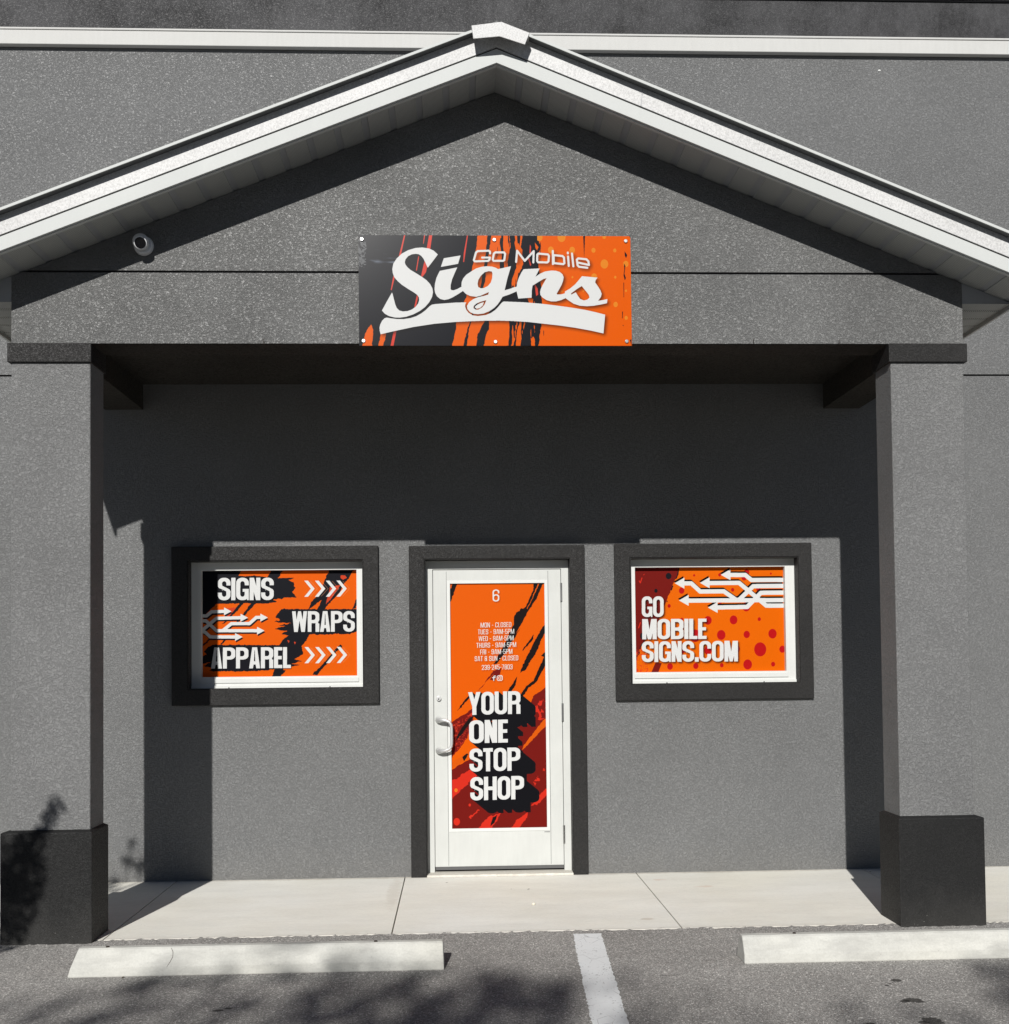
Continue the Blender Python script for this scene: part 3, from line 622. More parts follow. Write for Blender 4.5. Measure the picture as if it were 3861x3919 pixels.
def art_right():
    cv = Canvas(1270, 890, (288, 262), (1555, 258), (300, 1155), (252, 113, 0))
    rd = cv.poly([(270, 240), (672, 240), (655, 330), (600, 450), (560, 560), (500, 700), (430, 830), (380, 880), (340, 940), (312, 1060), (290, 1200), (260, 1200)])
    rd = cv.warp(rd, 8, 30)
    cv.paint(shift(rd, 10, 0) & (fbm(cv.h, cv.w, 60) > .5), NAVY); cv.paint(rd, DRED)
    sq = fbm(cv.h, cv.w, 16, 2); reg = np.zeros((cv.h, cv.w)); reg[690:, :110] = 1; cv.paint((np.abs(sq - .5) < .05) & (blur(reg, 20) > .5), RED)
    cv.paint((np.abs(fbm(cv.h, cv.w, 22, 2) - .5) < .03) & (blur(reg, 20) > .5), ORANGE)
    cv.paint(cv.poly([(470, 1075), (525, 1075), (490, 1170), (430, 1170)]), DRED)
    o = cv.stroke([(335, 375), (345, 392), (358, 350)], 8); cv.stroke([(345, 730), (330, 775)], 8, o); cv.stroke([(372, 325), (378, 318)], 5, o); cv.paint(o, RED)
    dd = cv.empty()
    for x, y, r in ((693, 460, 27), (1125, 455, 16), (799, 330, 10), (1015, 327, 14), (1222, 350, 26), (1245, 305, 26), (1343, 450, 22), (1450, 318, 9), (587, 590, 16), (1240, 600, 40), (915, 715, 37), (1132, 712, 38), (1350, 707, 16), (805, 845, 54), (1027, 840, 42), (1243, 837, 31), (1462, 832, 41), (1357, 965, 60), (1545, 965, 30), (594, 1105, 28), (812, 1102, 26), (1031, 1098, 18), (1250, 1093, 43), (1466, 1092, 20), (1160, 960, 30), (695, 705, 14), (915, 970, 38), (700, 965, 30), (1020, 575, 14)):
        cv.dot(x, y, r * .85, r, dd)
    cv.paint(dd & ~rd, (205, 22, 26))
    kd = cv.dot(583, 335, 24, 27); cv.dot(476, 460, 14, 17, kd); cv.dot(355, 845, 12, 26, kd); cv.paint(kd, NAVY)
    L = text(cv, 'GO', 357, 541, 507, 683); text(cv, 'MOBILE', 360, 903, 700, 873, m=L); text(cv, 'SIGNS.COM', 357, 1168, 890, 1066, m=L)
    ar = cv.empty()
    for pts, tip in (([(1600, 372), (1285, 372), (1232, 328), (1100, 328)], (1025, 326)), ([(1600, 423), (1300, 425), (1185, 535), (1160, 545)], None), ([(1600, 480), (1365, 482), (1248, 602), (990, 605)], (915, 605)),
                     ([(1600, 545), (750, 545)], (670, 543)), ([(1600, 592), (1410, 592), (1180, 396), (925, 396)], (848, 394)), ([(1160, 545), (1050, 467), (850, 468), (775, 398), (710, 398)], (634, 396))):
        cv.stroke(pts, 36, ar)
        if tip: cv.poly([(tip[0] + 82, tip[1] - 47), tip, (tip[0] + 82, tip[1] + 47)], ar)
    cv.paint(shift(ar, -8, -14), (14, 6, 5)); cv.paint(ar, WHITE)
    cv.paint(shift(blur(L, 8), 10, 12), (30, 8, 4), .75); cv.paint(L, WHITE)
    return cv.image('right_window_artwork')

def art_door():
    cv = Canvas(960, 2468, (217, 150), (845, 150), (230, 1795), ORANGE)
    rd = cv.empty()
    for p in ([(900, 820), (770, 915), (740, 1000), (420, 1250), (350, 1330), (200, 1420), (200, 1900), (900, 1900)], [(200, 1100), (380, 985), (365, 1130), (300, 1240), (200, 1345)], [(560, 725), (500, 740), (430, 850), (395, 880), (440, 830), (510, 760), (480, 800), (510, 810), (550, 760)]):
        cv.poly(p, rd)
    rd = cv.warp(rd, 14, 40); cv.paint(rd, DRED)
    og = cv.empty()
    for p in ([(870, 1050), (830, 1080), (700, 1250), (695, 1275), (760, 1210), (870, 1095)], [(200, 1370), (330, 1290), (400, 1240), (390, 1290), (300, 1350), (200, 1410)]): cv.poly(p, og)
    cv.paint(cv.warp(og, 8, 20), (238, 100, 10))
    br = cv.empty()
    for p in ([(225, 1480), (330, 1410), (410, 1385), (400, 1440), (300, 1530), (225, 1600)], [(880, 1510), (790, 1590), (750, 1650), (790, 1640), (880, 1560)], [(400, 1795), (470, 1720), (550, 1690), (540, 1730), (490, 1800)], [(620, 1795), (660, 1740), (730, 1690), (720, 1730), (670, 1795)], [(340, 1720), (405, 1665), (410, 1668), (350, 1730)]): cv.poly(p, br)
    sq = fbm(cv.h, cv.w, 26, 2); reg = cv.poly([(200, 1120), (380, 1010), (370, 1200), (200, 1330)]); cv.paint((np.abs(sq - .5) < .045) & reg & rd, (222, 62, 38))
    sp = fbm(cv.h, cv.w, 30, 3); reg2 = blur(cv.poly([(740, 960), (860, 930), (860, 1060), (700, 1120)]) | cv.poly([(760, 1500), (870, 1350), (870, 1400), (780, 1520)]), 8) > .5
    cv.paint((sp > .60) & reg2 & rd, RED)
    cv.paint(cv.warp(br, 16, 26), RED)
    d_ = cv.dot(262, 1748, 21, 25); cv.dot(347, 1638, 8, 10, d_); cv.paint(d_, RED); cv.paint(cv.dot(257, 1538, 11, 13), (250, 130, 40))
    k = cv.empty()
    for p in ([(772, 130), (812, 130), (745, 290), (700, 380), (660, 380), (690, 330), (720, 310), (770, 200)], [(822, 130), (848, 130), (790, 260), (730, 350), (700, 410), (640, 520), (600, 600), (560, 650), (530, 690), (505, 700), (560, 600), (585, 550), (640, 430), (655, 350), (730, 330), (790, 200)],
              [(690, 320), (740, 330), (690, 430), (640, 430), (640, 380)], [(870, 410), (850, 480), (812, 560), (800, 600), (760, 665), (715, 740), (680, 756), (700, 700), (770, 560), (830, 450)],
              [(870, 600), (852, 700), (790, 820), (735, 860), (700, 915), (680, 905), (720, 850), (770, 810), (840, 650), (820, 640)], [(772, 500), (770, 530), (700, 608), (698, 602), (740, 540)], [(245, 130), (275, 130), (225, 270), (205, 300), (205, 230)],
              [(663, 778), (650, 840), (620, 885), (595, 885)], [(355, 890), (345, 925), (300, 975), (262, 1010), (300, 955)], [(380, 1040), (350, 1090), (300, 1160), (250, 1210), (290, 1130), (340, 1060)], [(685, 455), (640, 530), (600, 570), (650, 500)],
              [(300, 1320), (330, 1290), (340, 1300), (310, 1345)], [(500, 1720), (530, 1705), (510, 1760), (480, 1780)]):
        cv.poly(p, k)
    k = cv.warp(k, 8, 22); cv.paint(k, (30, 22, 22))
    sl_ = -.012
    def T_(s_, a, b, y0, y1, m, **kw): return text(cv, s_, a, b, y0, y1, m=m, slant=sl_, **kw)
    L = cv.empty()
    for s_, a, b, y0, y1 in (('YOUR', 337, 683, 883, 1036), ('ONE', 344, 599, 1072, 1226), ('STOP', 346, 681, 1261, 1416), ('SHOP', 351, 705, 1452, 1608)): T_(s_, a, b, y0, y1, L)
    ex = cv.empty(); E_ = L | shift(L, 0, 4)
    for i in range(0, 101): ex |= shift(E_, 1.53 * i * 1.0, 1.5 * i * .86)
    cv.paint(ex, (20, 20, 25)); cv.paint(L, WHITE)
    h = cv.empty()
    T_('6', 501, 545, 193, 274, h, t=.115, wid=.5)
    for s_, a, b, y0 in (('MON - CLOSED', 421, 624, 416), ('TUES - 9AM-5PM', 403, 643, 462), ('WED - 9AM-5PM', 408, 639, 507), ('THURS - 9AM-5PM', 393, 656, 552), ('FRI - 9AM-5PM', 418, 631, 597), ('SAT & SUN - CLOSED', 382, 669, 642), ('239-245-7803', 428, 631, 701)):
        T_(s_, a, b, y0, y0 + 33, h, t=.105, wid=.44, gap=.09)
    cv.stroke([(518, 776), (510, 776), (507, 782), (507, 806)], 6, h); cv.stroke([(499, 787), (516, 786)], 6, h)
    cv.stroke([(536, 774), (558, 773), (564, 779), (564, 800), (558, 806), (536, 807), (530, 801), (530, 780)], 4.5, h, closed=True)
    cv.stroke([(547 + 8 * math.cos(a), 790 + 9 * math.sin(a)) for a in np.linspace(0, 6.28, 14)], 4, h); cv.dot(557, 779, 2.5, 2.5, h)
    cv.paint(shift(blur(h, 6), 8, 12), (90, 30, 5), .35); cv.paint(h, WHITE)
    return cv.image('door_artwork')

def art_mat(name, im, rough=.3, weave=0, spec=.07):
    n = NT(name); t = n.n('ShaderNodeTexImage'); t.image = im; t.extension = 'EXTEND'
    n.l(n.tc.outputs['UV'], t.inputs[0]); n.color(n.mix(1.0, t.outputs[0], (.60, .60, .60), 'MULTIPLY')); n.set(Roughness=rough)
    n.b.inputs['Specular IOR Level'].default_value = spec
    if weave:
        n.normal(n.bump(n.noise(weave, 2, .5), .12, .002))
    return n.m
def art_panel(name, x0, x1, z0, z1, y, thick, mat, parent):
    b = MB(); b.box(x0, x1, y, y + thick, z0, z1)
    uv = b.bm.loops.layers.uv.new('UVMap')
    for f in b.bm.faces:
        for l in f.loops: l[uv].uv = ((l.vert.co.x - x0) / (x1 - x0), (l.vert.co.z - z0) / (z1 - z0))
    return b.build(name, mat, parent)

# ------------------------------------------------------------------ dimensions
PF = -1.610; CD = .228
FT = 3.297; FB = 3.189
APX, APZ = -.047, 4.736
SL_, SR_ = .3935, .4062
XL, XR = -3.02, 2.91
def rz(x, off=0.0): return APZ + off - (SL_ * (APX - x) if x < APX else SR_ * (x - APX))
GZ = -.012

# ------------------------------------------------------------------ ground
def gz(y): return GZ if y < -1.95 else GZ + .010 * min(1, (y + 1.95) / .34)
b = MB(); r2 = random.Random(9)
ys = [-80, -20, -8, -4, -2.4, -1.95, -1.80, -1.68, -1.61, -1.575, -1.56, -1.545, -1.5, 60]; xs = [-80, -20, -8] + [-5 + .02 * i for i in range(501)] + [8, 20, 80]
rows = [[b.bm.verts.new((x, y, gz(y) + (r2.uniform(-.0025, .0035) if -1.65 < y < -1.555 and -6 < x < 6 else 0) if y < -1.55 else -.03)) for x in xs] for y in ys]
for i in range(len(ys) - 1):
    for k in range(len(xs) - 1): b.bm.faces.new((rows[i][k], rows[i][k + 1], rows[i + 1][k + 1], rows[i + 1][k]))
o = b.build('parking_lot', 'asphalt', keep_normals=True); tag(o, kind='structure')
# sidewalk: slabs with tooled joints and slightly ragged front edge
b = MB(); r2 = random.Random(3)
joints = [-7.0, -5.42, -3.84, -2.25, -.668, .958, 2.575, 4.19, 5.8, 7.4]
WE = -1.575
for a, c in zip(joints[:-1], joints[1:]):
    n_ = 40; x0, x1 = a + .004, c - .004
    fr = [(x0 + (x1 - x0) * i / n_, WE + r2.uniform(-.006, .006)) for i in range(n_ + 1)]
    top = [b.bm.verts.new((x, y, 0)) for x, y in fr] + [b.bm.verts.new((x1, .25, 0)), b.bm.verts.new((x0, .25, 0))]
    bot = [b.bm.verts.new((v.co.x, v.co.y, -.08)) for v in top]
    b.bm.faces.new(top)
    for i in range(len(top)): b.bm.faces.new((top[i], top[(i + 1) % len(top)], bot[(i + 1) % len(top)], bot[i]))
o = b.build('sidewalk', 'walk', bevel=0); tag(o, kind='structure')
# painted bay line
b = MB(); r2 = random.Random(5)
def lx(y): return .342 - .0527 * (-1.515 - y)
ys = [-1.655 - .02 * i for i in range(300)]
Lv = [b.bm.verts.new((lx(y) + r2.uniform(-.004, .004), y, gz(y) + .005)) for y in ys]; Rv = [b.bm.verts.new((lx(y) + .156 + r2.uniform(-.004, .004), y, gz(y) + .005)) for y in ys]
for i in range(len(ys) - 1): b.bm.faces.new((Lv[i], Lv[i + 1], Rv[i + 1], Rv[i]))
o = b.build('bay_line', 'paint'); tag(o, kind='structure')
if o.data.polygons[0].normal.z < 0: o.data.flip_normals()

# ------------------------------------------------------------------ the building
B_ = thing('shop_building', (0, 0, 0), 'dark grey stucco shop building with a white-trimmed gabled portico on two columns', 'building')
holes = [(-.515, .515, -.1, 2.228), (-2.166, -.945, 1.33, 2.228), (.942, 2.152, 1.33, 2.228)]
main = MB().wall(-7.5, 7.5, -.1, 3.532, 0, .35, holes); main.box(-7.5, 7.5, 0, .35, 3.545, 5.875)
main = main.build('wall', 'wall', B_)
MB().box(-7.48, 7.48, .014, .33, 3.53, 3.547).build('control_joint', 'groove', main)
MB().box(-7.5, 7.5, .35, 9, -.1, 6.2).build('building_body', 'wall', B_)
MB().box(-7.5, 7.5, .0, .35, 5.875, 6.285).build('parapet', 'parapet', B_)
b = MB().box(-7.52, 7.52, -.045, .0, 5.876, 5.978); b.box(-7.52, 7.52, -.052, .0, 5.978, 5.993)
b.build('trim_band', 'trim', B_, bevel=.004)
b = MB().box(-7.54, 7.54, -.03, .4, 6.296, 6.42); b.build('coping', 'roofmetal', B_, bevel=.004)
MB().box(-7.5, 7.5, -.012, .3, 6.285, 6.296).build('coping_gap', 'groove', B_)
MB().sphere((2.821, -.003, 5.771), .008, (1.4, .5, .9), 8, 6).build('paint_chip', 'vinyl', main)

# gable wall
def gable(z0, z1, y0, y1, ins=0.0):
    x0, x1 = -2.740 + ins, 2.622 - ins
    top = lambda x: rz(x, -.004)
    pts = [(x0, z0), (x1, z0)]
    if z1 is not None: pts += [(x1, min(z1, top(x1))), ]
    if z1 is None: pts += [(x1, top(x1)), (APX, top(APX)), (x0, top(x0))] if z0 < top(x1) else None
    else: pts += [(x0, min(z1, top(x0)))]
    return pts
b = MB()
zl = 3.694; zu = 3.707
xa = APX - (APZ - .004 - zl) / SL_; xb = APX + (APZ - .004 - zl) / SR_
b.prism([(-2.740, FT), (2.622, FT), (2.622, rz(2.622, -.004)), (xb, zl), (xa, zl), (-2.740, rz(-2.740, -.004))], PF, PF + CD)
xa = APX - (APZ - .004 - zu) / SL_; xb = APX + (APZ - .004 - zu) / SR_
b.prism([(xa, zu), (xb, zu), (APX, APZ - .004)], PF, PF + CD)
gw = b.build('gable_wall', 'gable', B_)
MB().box(-2.6, 2.5, PF + .012, PF + CD - .01, 3.692, 3.709).build('control_joint', 'groove', gw)
# columns
for nm, x0, x1, bl, br, cl, cr in (('l', -2.740, -2.308, -2.783, -2.290, -2.757, -2.299), ('r', 2.198, 2.622, 2.178, 2.668, 2.184, 2.638)):
    c = MB().box(x0, x1, PF, PF + CD, -.05, FT - .001).build('column', 'column', B_, bevel=.006)
    b = MB(); y0, y1, h = PF - .028, PF + CD + .028, .600
    v = [[b.bm.verts.new((x, y, z)) for x, y in ((a0, a1), (a2, a1), (a2, a3), (a0, a3))] for a0, a2, a1, a3, z in ((bl, br, y0, y1, -.05), (bl, br, y0, y1, h), (x0 - .002, x1 + .002, PF - .002, PF + CD + .002, h + .012))]
    for i in range(2):
        for k in range(4): b.bm.faces.new((v[i][k], v[i][(k + 1) % 4], v[i + 1][(k + 1) % 4], v[i + 1][k]))
    b.bm.faces.new(v[0][::-1]); b.bm.faces.new(v[2])
    b.build('column_base', 'base', c, bevel=.005)
    MB().box(cl, cr, PF - .016, PF + CD + .016, FB, FT - .002).build('column_cap', 'dark', c, bevel=.003)
for hx, hz in ((1.408, 3.300), (1.90, 3.296), (-1.35, 3.296)):
    MB().tube([(hx, PF + .02, hz), (hx + .004, PF + .006, hz - .012), (hx + .002, PF - .012, hz - .006), (hx - .004, PF - .018, hz + .012), (hx + .003, PF - .012, hz + .024)], .0016, 6).build('wire_hook', 'iron', gw)
# side beams, ceiling
MB().box(-2.740, -2.478, PF + CD, 0, FT, 3.56).build('side_beam', 'beam', B_)
MB().box(2.360, 2.622, PF + CD, 0, FT, 3.56).build('side_beam', 'beam', B_)
MB().box(-2.478, 2.360, PF + CD, 0, 3.475, 3.50).build('porch_ceiling', 'beam', B_)
MB().box(-2.30, 2.19, PF + .006, PF + CD - .004, FT - .0035, FT).build('beam_soffit', 'beam', B_)

# roof
def band(mb, y0, y1, o0, o1, xl=XL, xr=XR, gap=None):
    if gap is None:
        mb.prism([(xl, rz(xl, o0)), (APX, APZ + o0), (xr, rz(xr, o0)), (xr, rz(xr, o1)), (APX, APZ + o1), (xl, rz(xl, o1))], y0, y1)
    else:
        for a, c in ((xl, gap[0]), (gap[1], xr)): mb.prism([(a, rz(a, o0)), (c, rz(c, o0)), (c, rz(c, o1)), (a, rz(a, o1))], y0, y1)
    return mb
roof = band(MB(), -1.896, .0, .004, .187).build('roof', 'roofmetal', B_)
band(MB(), -1.912, -1.897, 0.0, .075).build('fascia', 'fascia', roof)
band(MB(), -1.906, -1.896, .075, .083).build('shadow_gap', 'groove', roof)
band(MB(), -1.916, -1.896, .083, .187).build('rake_trim', 'rake', roof)
b = band(MB(), -1.962, -1.890, .187, .197, xl=XL, xr=XR); b.build('drip_edge', 'drip_shade', roof)
b = band(MB(), -1.967, -1.962, .183, .1985, xr=APX, gap=(-.13, APX)) if 0 else MB()
for a, c in ((XL, -.13), (.085, XR)):
    MB().prism([(a, rz(a, .184)), (c, rz(c, .184)), (c, rz(c, .1985)), (a, rz(a, .1985))], -1.967, -1.962).build('drip_lip', 'fascia', roof)
# seams where the rake trim laps
for x in (-.62, .73):
    b = MB(); z = rz(x, .083); dx = -.012 if x < 0 else .012
    b.prism([(x, z), (x + .0035, z), (x + .0035 + dx, z + .10), (x + dx, z + .10)], -1.9185, -1.916); b.build('trim_seam', 'roofmetal', roof)
# ridge cap: folded sheet over the apex
b = MB()
fr = [(-.182, 4.886), (-.023, 4.908), (.127, 4.850), (.101, 4.786), (-.033, 4.829), (-.173, 4.815)]
b.prism(fr, -2.000, -1.994)
b.prism([(-.182, 4.8865), (-.023, 4.9085), (.127, 4.8505), (.125, 4.8445), (-.023, 4.902), (-.181, 4.880)], -1.994, -1.80)
b.build('ridge_cap', 'rake', roof, bevel=.002)
# soffit of the rake, fluted panels
b = MB()
for sgn, xe in ((-1, XL), (1, XR)):
    L_ = abs(xe - APX) ; n_ = int(L_ / .1475) + 1
    for i in range(n_):
        for (u0, u1, d0, d1) in ((0, .110, 0, 0), (.110, .117, 0, .020), (.117, .132, .020, .020), (.132, .1475, .020, 0)):
            a = APX + sgn * min(L_, i * .1475 + u0); c = APX + sgn * min(L_, i * .1475 + u1)
            if abs(a - c) < 1e-6: continue
            p = [(a, -1.897, rz(a, -.001 + d0)), (c, -1.897, rz(c, -.001 + d1)), (c, PF + .02, rz(c, -.001 + d1)), (a, PF + .02, rz(a, -.001 + d0))]
            b.quad(*p)
o = b.build('soffit', 'soffit', roof, keep_normals=True)
for p in o.data.polygons:
    if p.normal.z > 0: p.flip()
band(MB(), -1.897, -1.875, -.006, .0, ).build('soffit_channel', 'fascia', roof)
# side eaves
for sgn, xw, xe in ((-1, -2.740, XL), (1, 2.622, XR)):
    ze = 3.528; xs = sorted((xw, xe)); b = MB()
    y = PF
    while y < -.01:
        for (u0, u1, d0, d1) in ((0, .112, 0, 0), (.112, .121, 0, .010), (.121, .134, .010, .010), (.134, .1475, .010, 0)):
            a, c = min(y + u0, 0), min(y + u1, 0)
            if c - a < 1e-6: continue
            b.quad((xs[0], a, ze + d0), (xs[1], a, ze + d0), (xs[1], c, ze + d1), (xs[0], c, ze + d1))
        y += .1475
    o = b.build('eave_soffit', 'soffit', roof, keep_normals=True)
    for p in o.data.polygons:
        if p.normal.z > 0: p.flip()
    b = MB(); xo = xe + sgn * .014; x2 = sorted((xe, xo)); b.box(x2[0], x2[1], -1.897, 0, ze - .022, ze + .06); b.build('eave_fascia', 'fascia', roof)
    # closing triangle in line with the gable wall
    b = MB(); b.prism([(xw, ze + .002), (xe, ze + .002), (xe, rz(xe, -.002)), (xw, rz(xw, -.002))], PF + .004, PF + .012); b.build('eave_return', 'roofmetal', roof)

# windows
def stucco_frame(mb, x0, x1, z0, z1, X0, X1, Z0, Z1, y0, y1, bottom=True):
    mb.wall(X0, X1, Z0, Z1, y0, y1, [(x0, x1, z0 if bottom else Z0 - 1, z1)])
    return mb
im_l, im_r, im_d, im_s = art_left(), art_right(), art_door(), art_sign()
MT['art_l'] = art_mat('left_window_print', im_l, .4, 900); MT['art_r'] = art_mat('right_window_print', im_r, .4, 900)
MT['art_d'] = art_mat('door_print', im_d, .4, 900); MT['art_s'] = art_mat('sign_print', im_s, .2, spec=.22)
for lab, (ox0, ox1), (tx0, tx1), (tz0, tz1), (px0, px1), art in (
        ('window wrapped in an orange and black print reading SIGNS WRAPS APPAREL', (-2.166, -.945), (-2.278, -.837), (1.216, 2.327), (-2.092, -.999), 'art_l'),
        ('window wrapped in an orange print with red dots reading GO MOBILE SIGNS.COM', (.942, 2.152), (.830, 2.247), (1.216, 2.327), (.991, 2.078), 'art_r')):
    z0, z1 = 1.33, 2.228; pz0, pz1 = 1.413, 2.166
    fr = MB().wall(ox0 + .001, ox1 - .001, z0 + .001, z1 - .001, .062, .13, [(px0, px1, pz0, pz1)])
    fr.box(ox0 + .004, ox1 - .004, .050, .062, z0 + .001, z0 + .022)
    fr.box(px0 - .012, px1 + .012, .055, .062, z0 + .040, pz0 - .012)
    fr.box(px0 - .030, px0 - .027, .0605, .062, z0 + .022, z1 - .004); fr.box(px1 + .027, px1 + .030, .0605, .062, z0 + .022, z1 - .004)
    win = fr.build('window', 'vinyl', B_, bevel=.0025); win['label'] = lab
    art_panel('window_print', px0 - .002, px1 + .002, pz0 - .002, pz1 + .002, .104, .01, art, win)
    stucco_frame(MB(), ox0, ox1, z0, z1, tx0, tx1, tz0, tz1, -.030, 0.0).build('window_surround', 'dark', win, bevel=.005)
    b = MB()
    b.wall(ox0 - .001 + .003, ox1 - .002, z0 + .0005, z1 - .0015, -.0275, .061, [(ox0 + .006, ox1 - .006, z0 + .004, z1 - .005)]); b.build('window_reveal', 'dark', win)
    for fx in (.22, .80):
        MB().box(ox0 + (ox1 - ox0) * fx - .004, ox0 + (ox1 - ox0) * fx + .004, .048, .051, z0 + .004, z0 + .010).build('weep_hole', 'groove', win)

# door
lx0, lx1, lz0, lz1 = -.457, .457, .028, 2.158; gx0, gx1, gz0, gz1 = -.336, .340, .318, 2.061
b = MB().wall(lx0, lx1, lz0 + .022, lz1, .082, .120, [(gx0, gx1, gz0, gz1)])
door = b.build('door', 'door', B_, bevel=.002); door['label'] = 'white hinged shop door with a full height orange and dark red print'
b = MB().wall(-.512, .512, -.02, 2.225, .074, .16, [(lx0 - .003, lx1 + .003, -1, lz1 + .004)]); b.build('door_frame', 'door', door, bevel=.003)
b = MB().wall(gx0 - .024, gx1 + .024, gz0 - .022, gz1 + .022, .078, .082, [(gx0, gx1, gz0, gz1)]); b.build('glazing_bead', 'vinyl', door, bevel=.0015)
b = MB()
for x in (gx0 - .026, gx1 + .026): b.box(x - .0012, x + .0012, .0812, .082, lz0 + .03, lz1 - .01)
b.box(gx1 - .02, gx1 + .02, .0805, .082, gz0 - .034, gz0 - .030)
b.build('stile_joint', 'sweep', door)
MB().box(lx0 - .003, lx1 + .003, .118, .125, 0, lz1 + .004).build('door_gap', 'groove', door)
MB().box(lx0 + .002, lx1 - .001, .079, .11, lz0, lz0 + .0215).build('door_sweep', 'sweep', door)
art_panel('door_print', gx0 - .002, gx1 + .002, gz0 - .002, gz1 + .002, .092, .008, 'art_d', door)
b = MB().wall(-.6235, .619, -.02, 2.322, -.030, 0.0, [(-.515, .515, -1, 2.228)]); b.build('door_surround', 'dark', door, bevel=.005)
b = MB().wall(-.5145, .5145, -.02, 2.2275, -.0275, .073, [(-.5125, .5125, -1, 2.2255)]); b.build('door_reveal', 'dark', door)
b = MB().box(-.515, .515, -.03, .16, -.02, .014); b.build('threshold', 'walk', door, bevel=.006)
for z0, z1 in ((1.928, 2.061), (1.071, 1.200), (.206, .333)):
    b = MB()
    for k in range(3): b.cyl((.4595, .071, z0 + k * (z1 - z0) / 3), (0, 0, 1), .0075, (z1 - z0) / 3 - .0015, seg=16)
    b.cyl((.4595, .071, z0 + .001), (0, 0, 1), .006, z1 - z0 - .002, seg=12); b.build('hinge', 'screw', door, smooth=False)
lk = MB().cyl((-.423, .066, 1.243), (0, 1, 0), .017, .016, seg=28).build('lock', 'silver', door, bevel=.002)
MB().cyl((-.4235, .0645, 1.2395), (0, 1, 0), .005, .002, seg=14).build('keyhole', 'groove', lk)
pts = [(-.425, .080, 1.090), (-.422, .060, 1.091), (-.405, .036, 1.092), (-.375, .024, 1.090), (-.350, .020, 1.080), (-.337, .020, 1.060), (-.334, .020, 1.030), (-.334, .020, .985), (-.334, .020, .935), (-.337, .020, .907), (-.350, .020, .888), (-.375, .024, .878), (-.405, .036, .874), (-.422, .060, .873), (-.425, .080, .872)]
rad = [.024, .022, .016, .0115, .0105, .0105, .0105, .0105, .0105, .0105, .0105, .0115, .016, .022, .024]
MB().tube(pts, rad, 18).build('handle', 'silver', door, smooth=True)

# ------------------------------------------------------------------ the sign board
sg = thing('sign_board', (-.055, PF, 3.278), 'rectangular orange and black sign board reading Go Mobile Signs, screwed to the gable wall', 'sign')
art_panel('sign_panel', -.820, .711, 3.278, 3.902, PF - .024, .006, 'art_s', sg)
MB().box(-.80, .69, PF - .018, PF - .002, 3.30, 3.88).build('mounting_rail', 'groove', sg)
for x, z in ((-.801, 3.877), (-.059, 3.877), (.684, 3.873), (-.795, 3.304), (-.058, 3.299), (.682, 3.302)):
    b = MB().cyl((x, PF - .031, z), (0, 1, 0), .0100, .007, r2=.0115, seg=22); b.build('screw', 'screw', sg, bevel=.0015)

# ------------------------------------------------------------------ security camera
sc = thing('security_camera', (-1.990, PF, 3.792), 'small white turret security camera on the gable wall under the left soffit', 'camera')
cx, cz = -2.012, 3.842
b = MB().cyl((cx, PF - .030, cz), (0, 1, 0), .050, .030, r2=.056, seg=36); b.build('mount', 'camwhite', sc, bevel=.005, smooth=False)
ax = Vector((.22, -1, -.48)).normalized(); cc = Vector((cx - .004, PF - .050, cz + .006))
hd = MB().sphere(cc, .045, u=36, v=20).build('ball_head', 'camwhite', sc, smooth=True)
p = cc + ax * .022
b = MB().cyl(p, ax, .039, .034, r2=.0345, seg=36); b.build('lens_hood', 'camwhite', hd, bevel=.002)
b = MB().cyl(p + ax * .0335, ax, .0300, .0025, seg=32); b.build('lens', 'glassblack', hd)

# ------------------------------------------------------------------ wheel stops
def wheel_stop(x0, x1, yf, label, taper, holes, cracks):
    t = thing('wheel_stop', ((x0 + x1) / 2, yf + .08, GZ), label, 'wheel stop', 'concrete wheel stops at the parking bays')
    prof = [(0, 0), (.003, .046), (.053, .121), (.062, .128), (.098, .128), (.112, .120), (.150, .040), (.156, 0)]
    b = MB(); NS = 44; rr_ = random.Random(int(x0 * 100)); rings = []
    for i in range(NS + 1):
        f = i / NS; x = x0 + (x1 - x0) * f; ring = []
        for j, (dy, z) in enumerate(prof):
            xx = x + (taper * z / .128 if i == 0 else (-.006 * z / .128 if i == NS else 0))
            ring.append(b.bm.verts.new((xx, yf + dy + rr_.uniform(-.0009, .0009), GZ - .001 + z + (rr_.uniform(-.0008, .0008) if z else 0))))
        rings.append(ring)
    for i in range(NS):
        for j in range(len(prof)):
            k = (j + 1) % len(prof); b.bm.faces.new((rings[i][j], rings[i + 1][j], rings[i + 1][k], rings[i][k]))
    b.bm.faces.new(rings[0]); b.bm.faces.new(rings[-1][::-1])
    body = b.build('wheel_stop_body', 'stop', t, bevel=.006)
    for hx in holes:
        MB().cyl((hx, yf + .078, GZ + .124), (0, 0, 1), .010, .0075, r2=.008, seg=12).build('anchor_pin', 'iron', t)
    for cp in cracks:
        b = MB(); b.tube([(cx_, yf + dy - .0006, GZ + z) for cx_, dy, z in cp], .0011, 5); b.build('crack', 'iron', t)
    return t
wheel_stop(-2.207, -.368, -2.252, 'off-white concrete wheel stop with a thin crack, in front of the left column and window', .036, (-2.035, -.71),
           [[(-1.715, .0530, .121), (-1.705, .0423, .105), (-1.703, .029, .085), (-1.712, .0157, .065), (-1.725, .0028, .043)]])
wheel_stop(1.128, 2.965, -2.262, 'off-white concrete wheel stop in front of the right column, running out of the frame', .004, (1.405, 2.70), [])

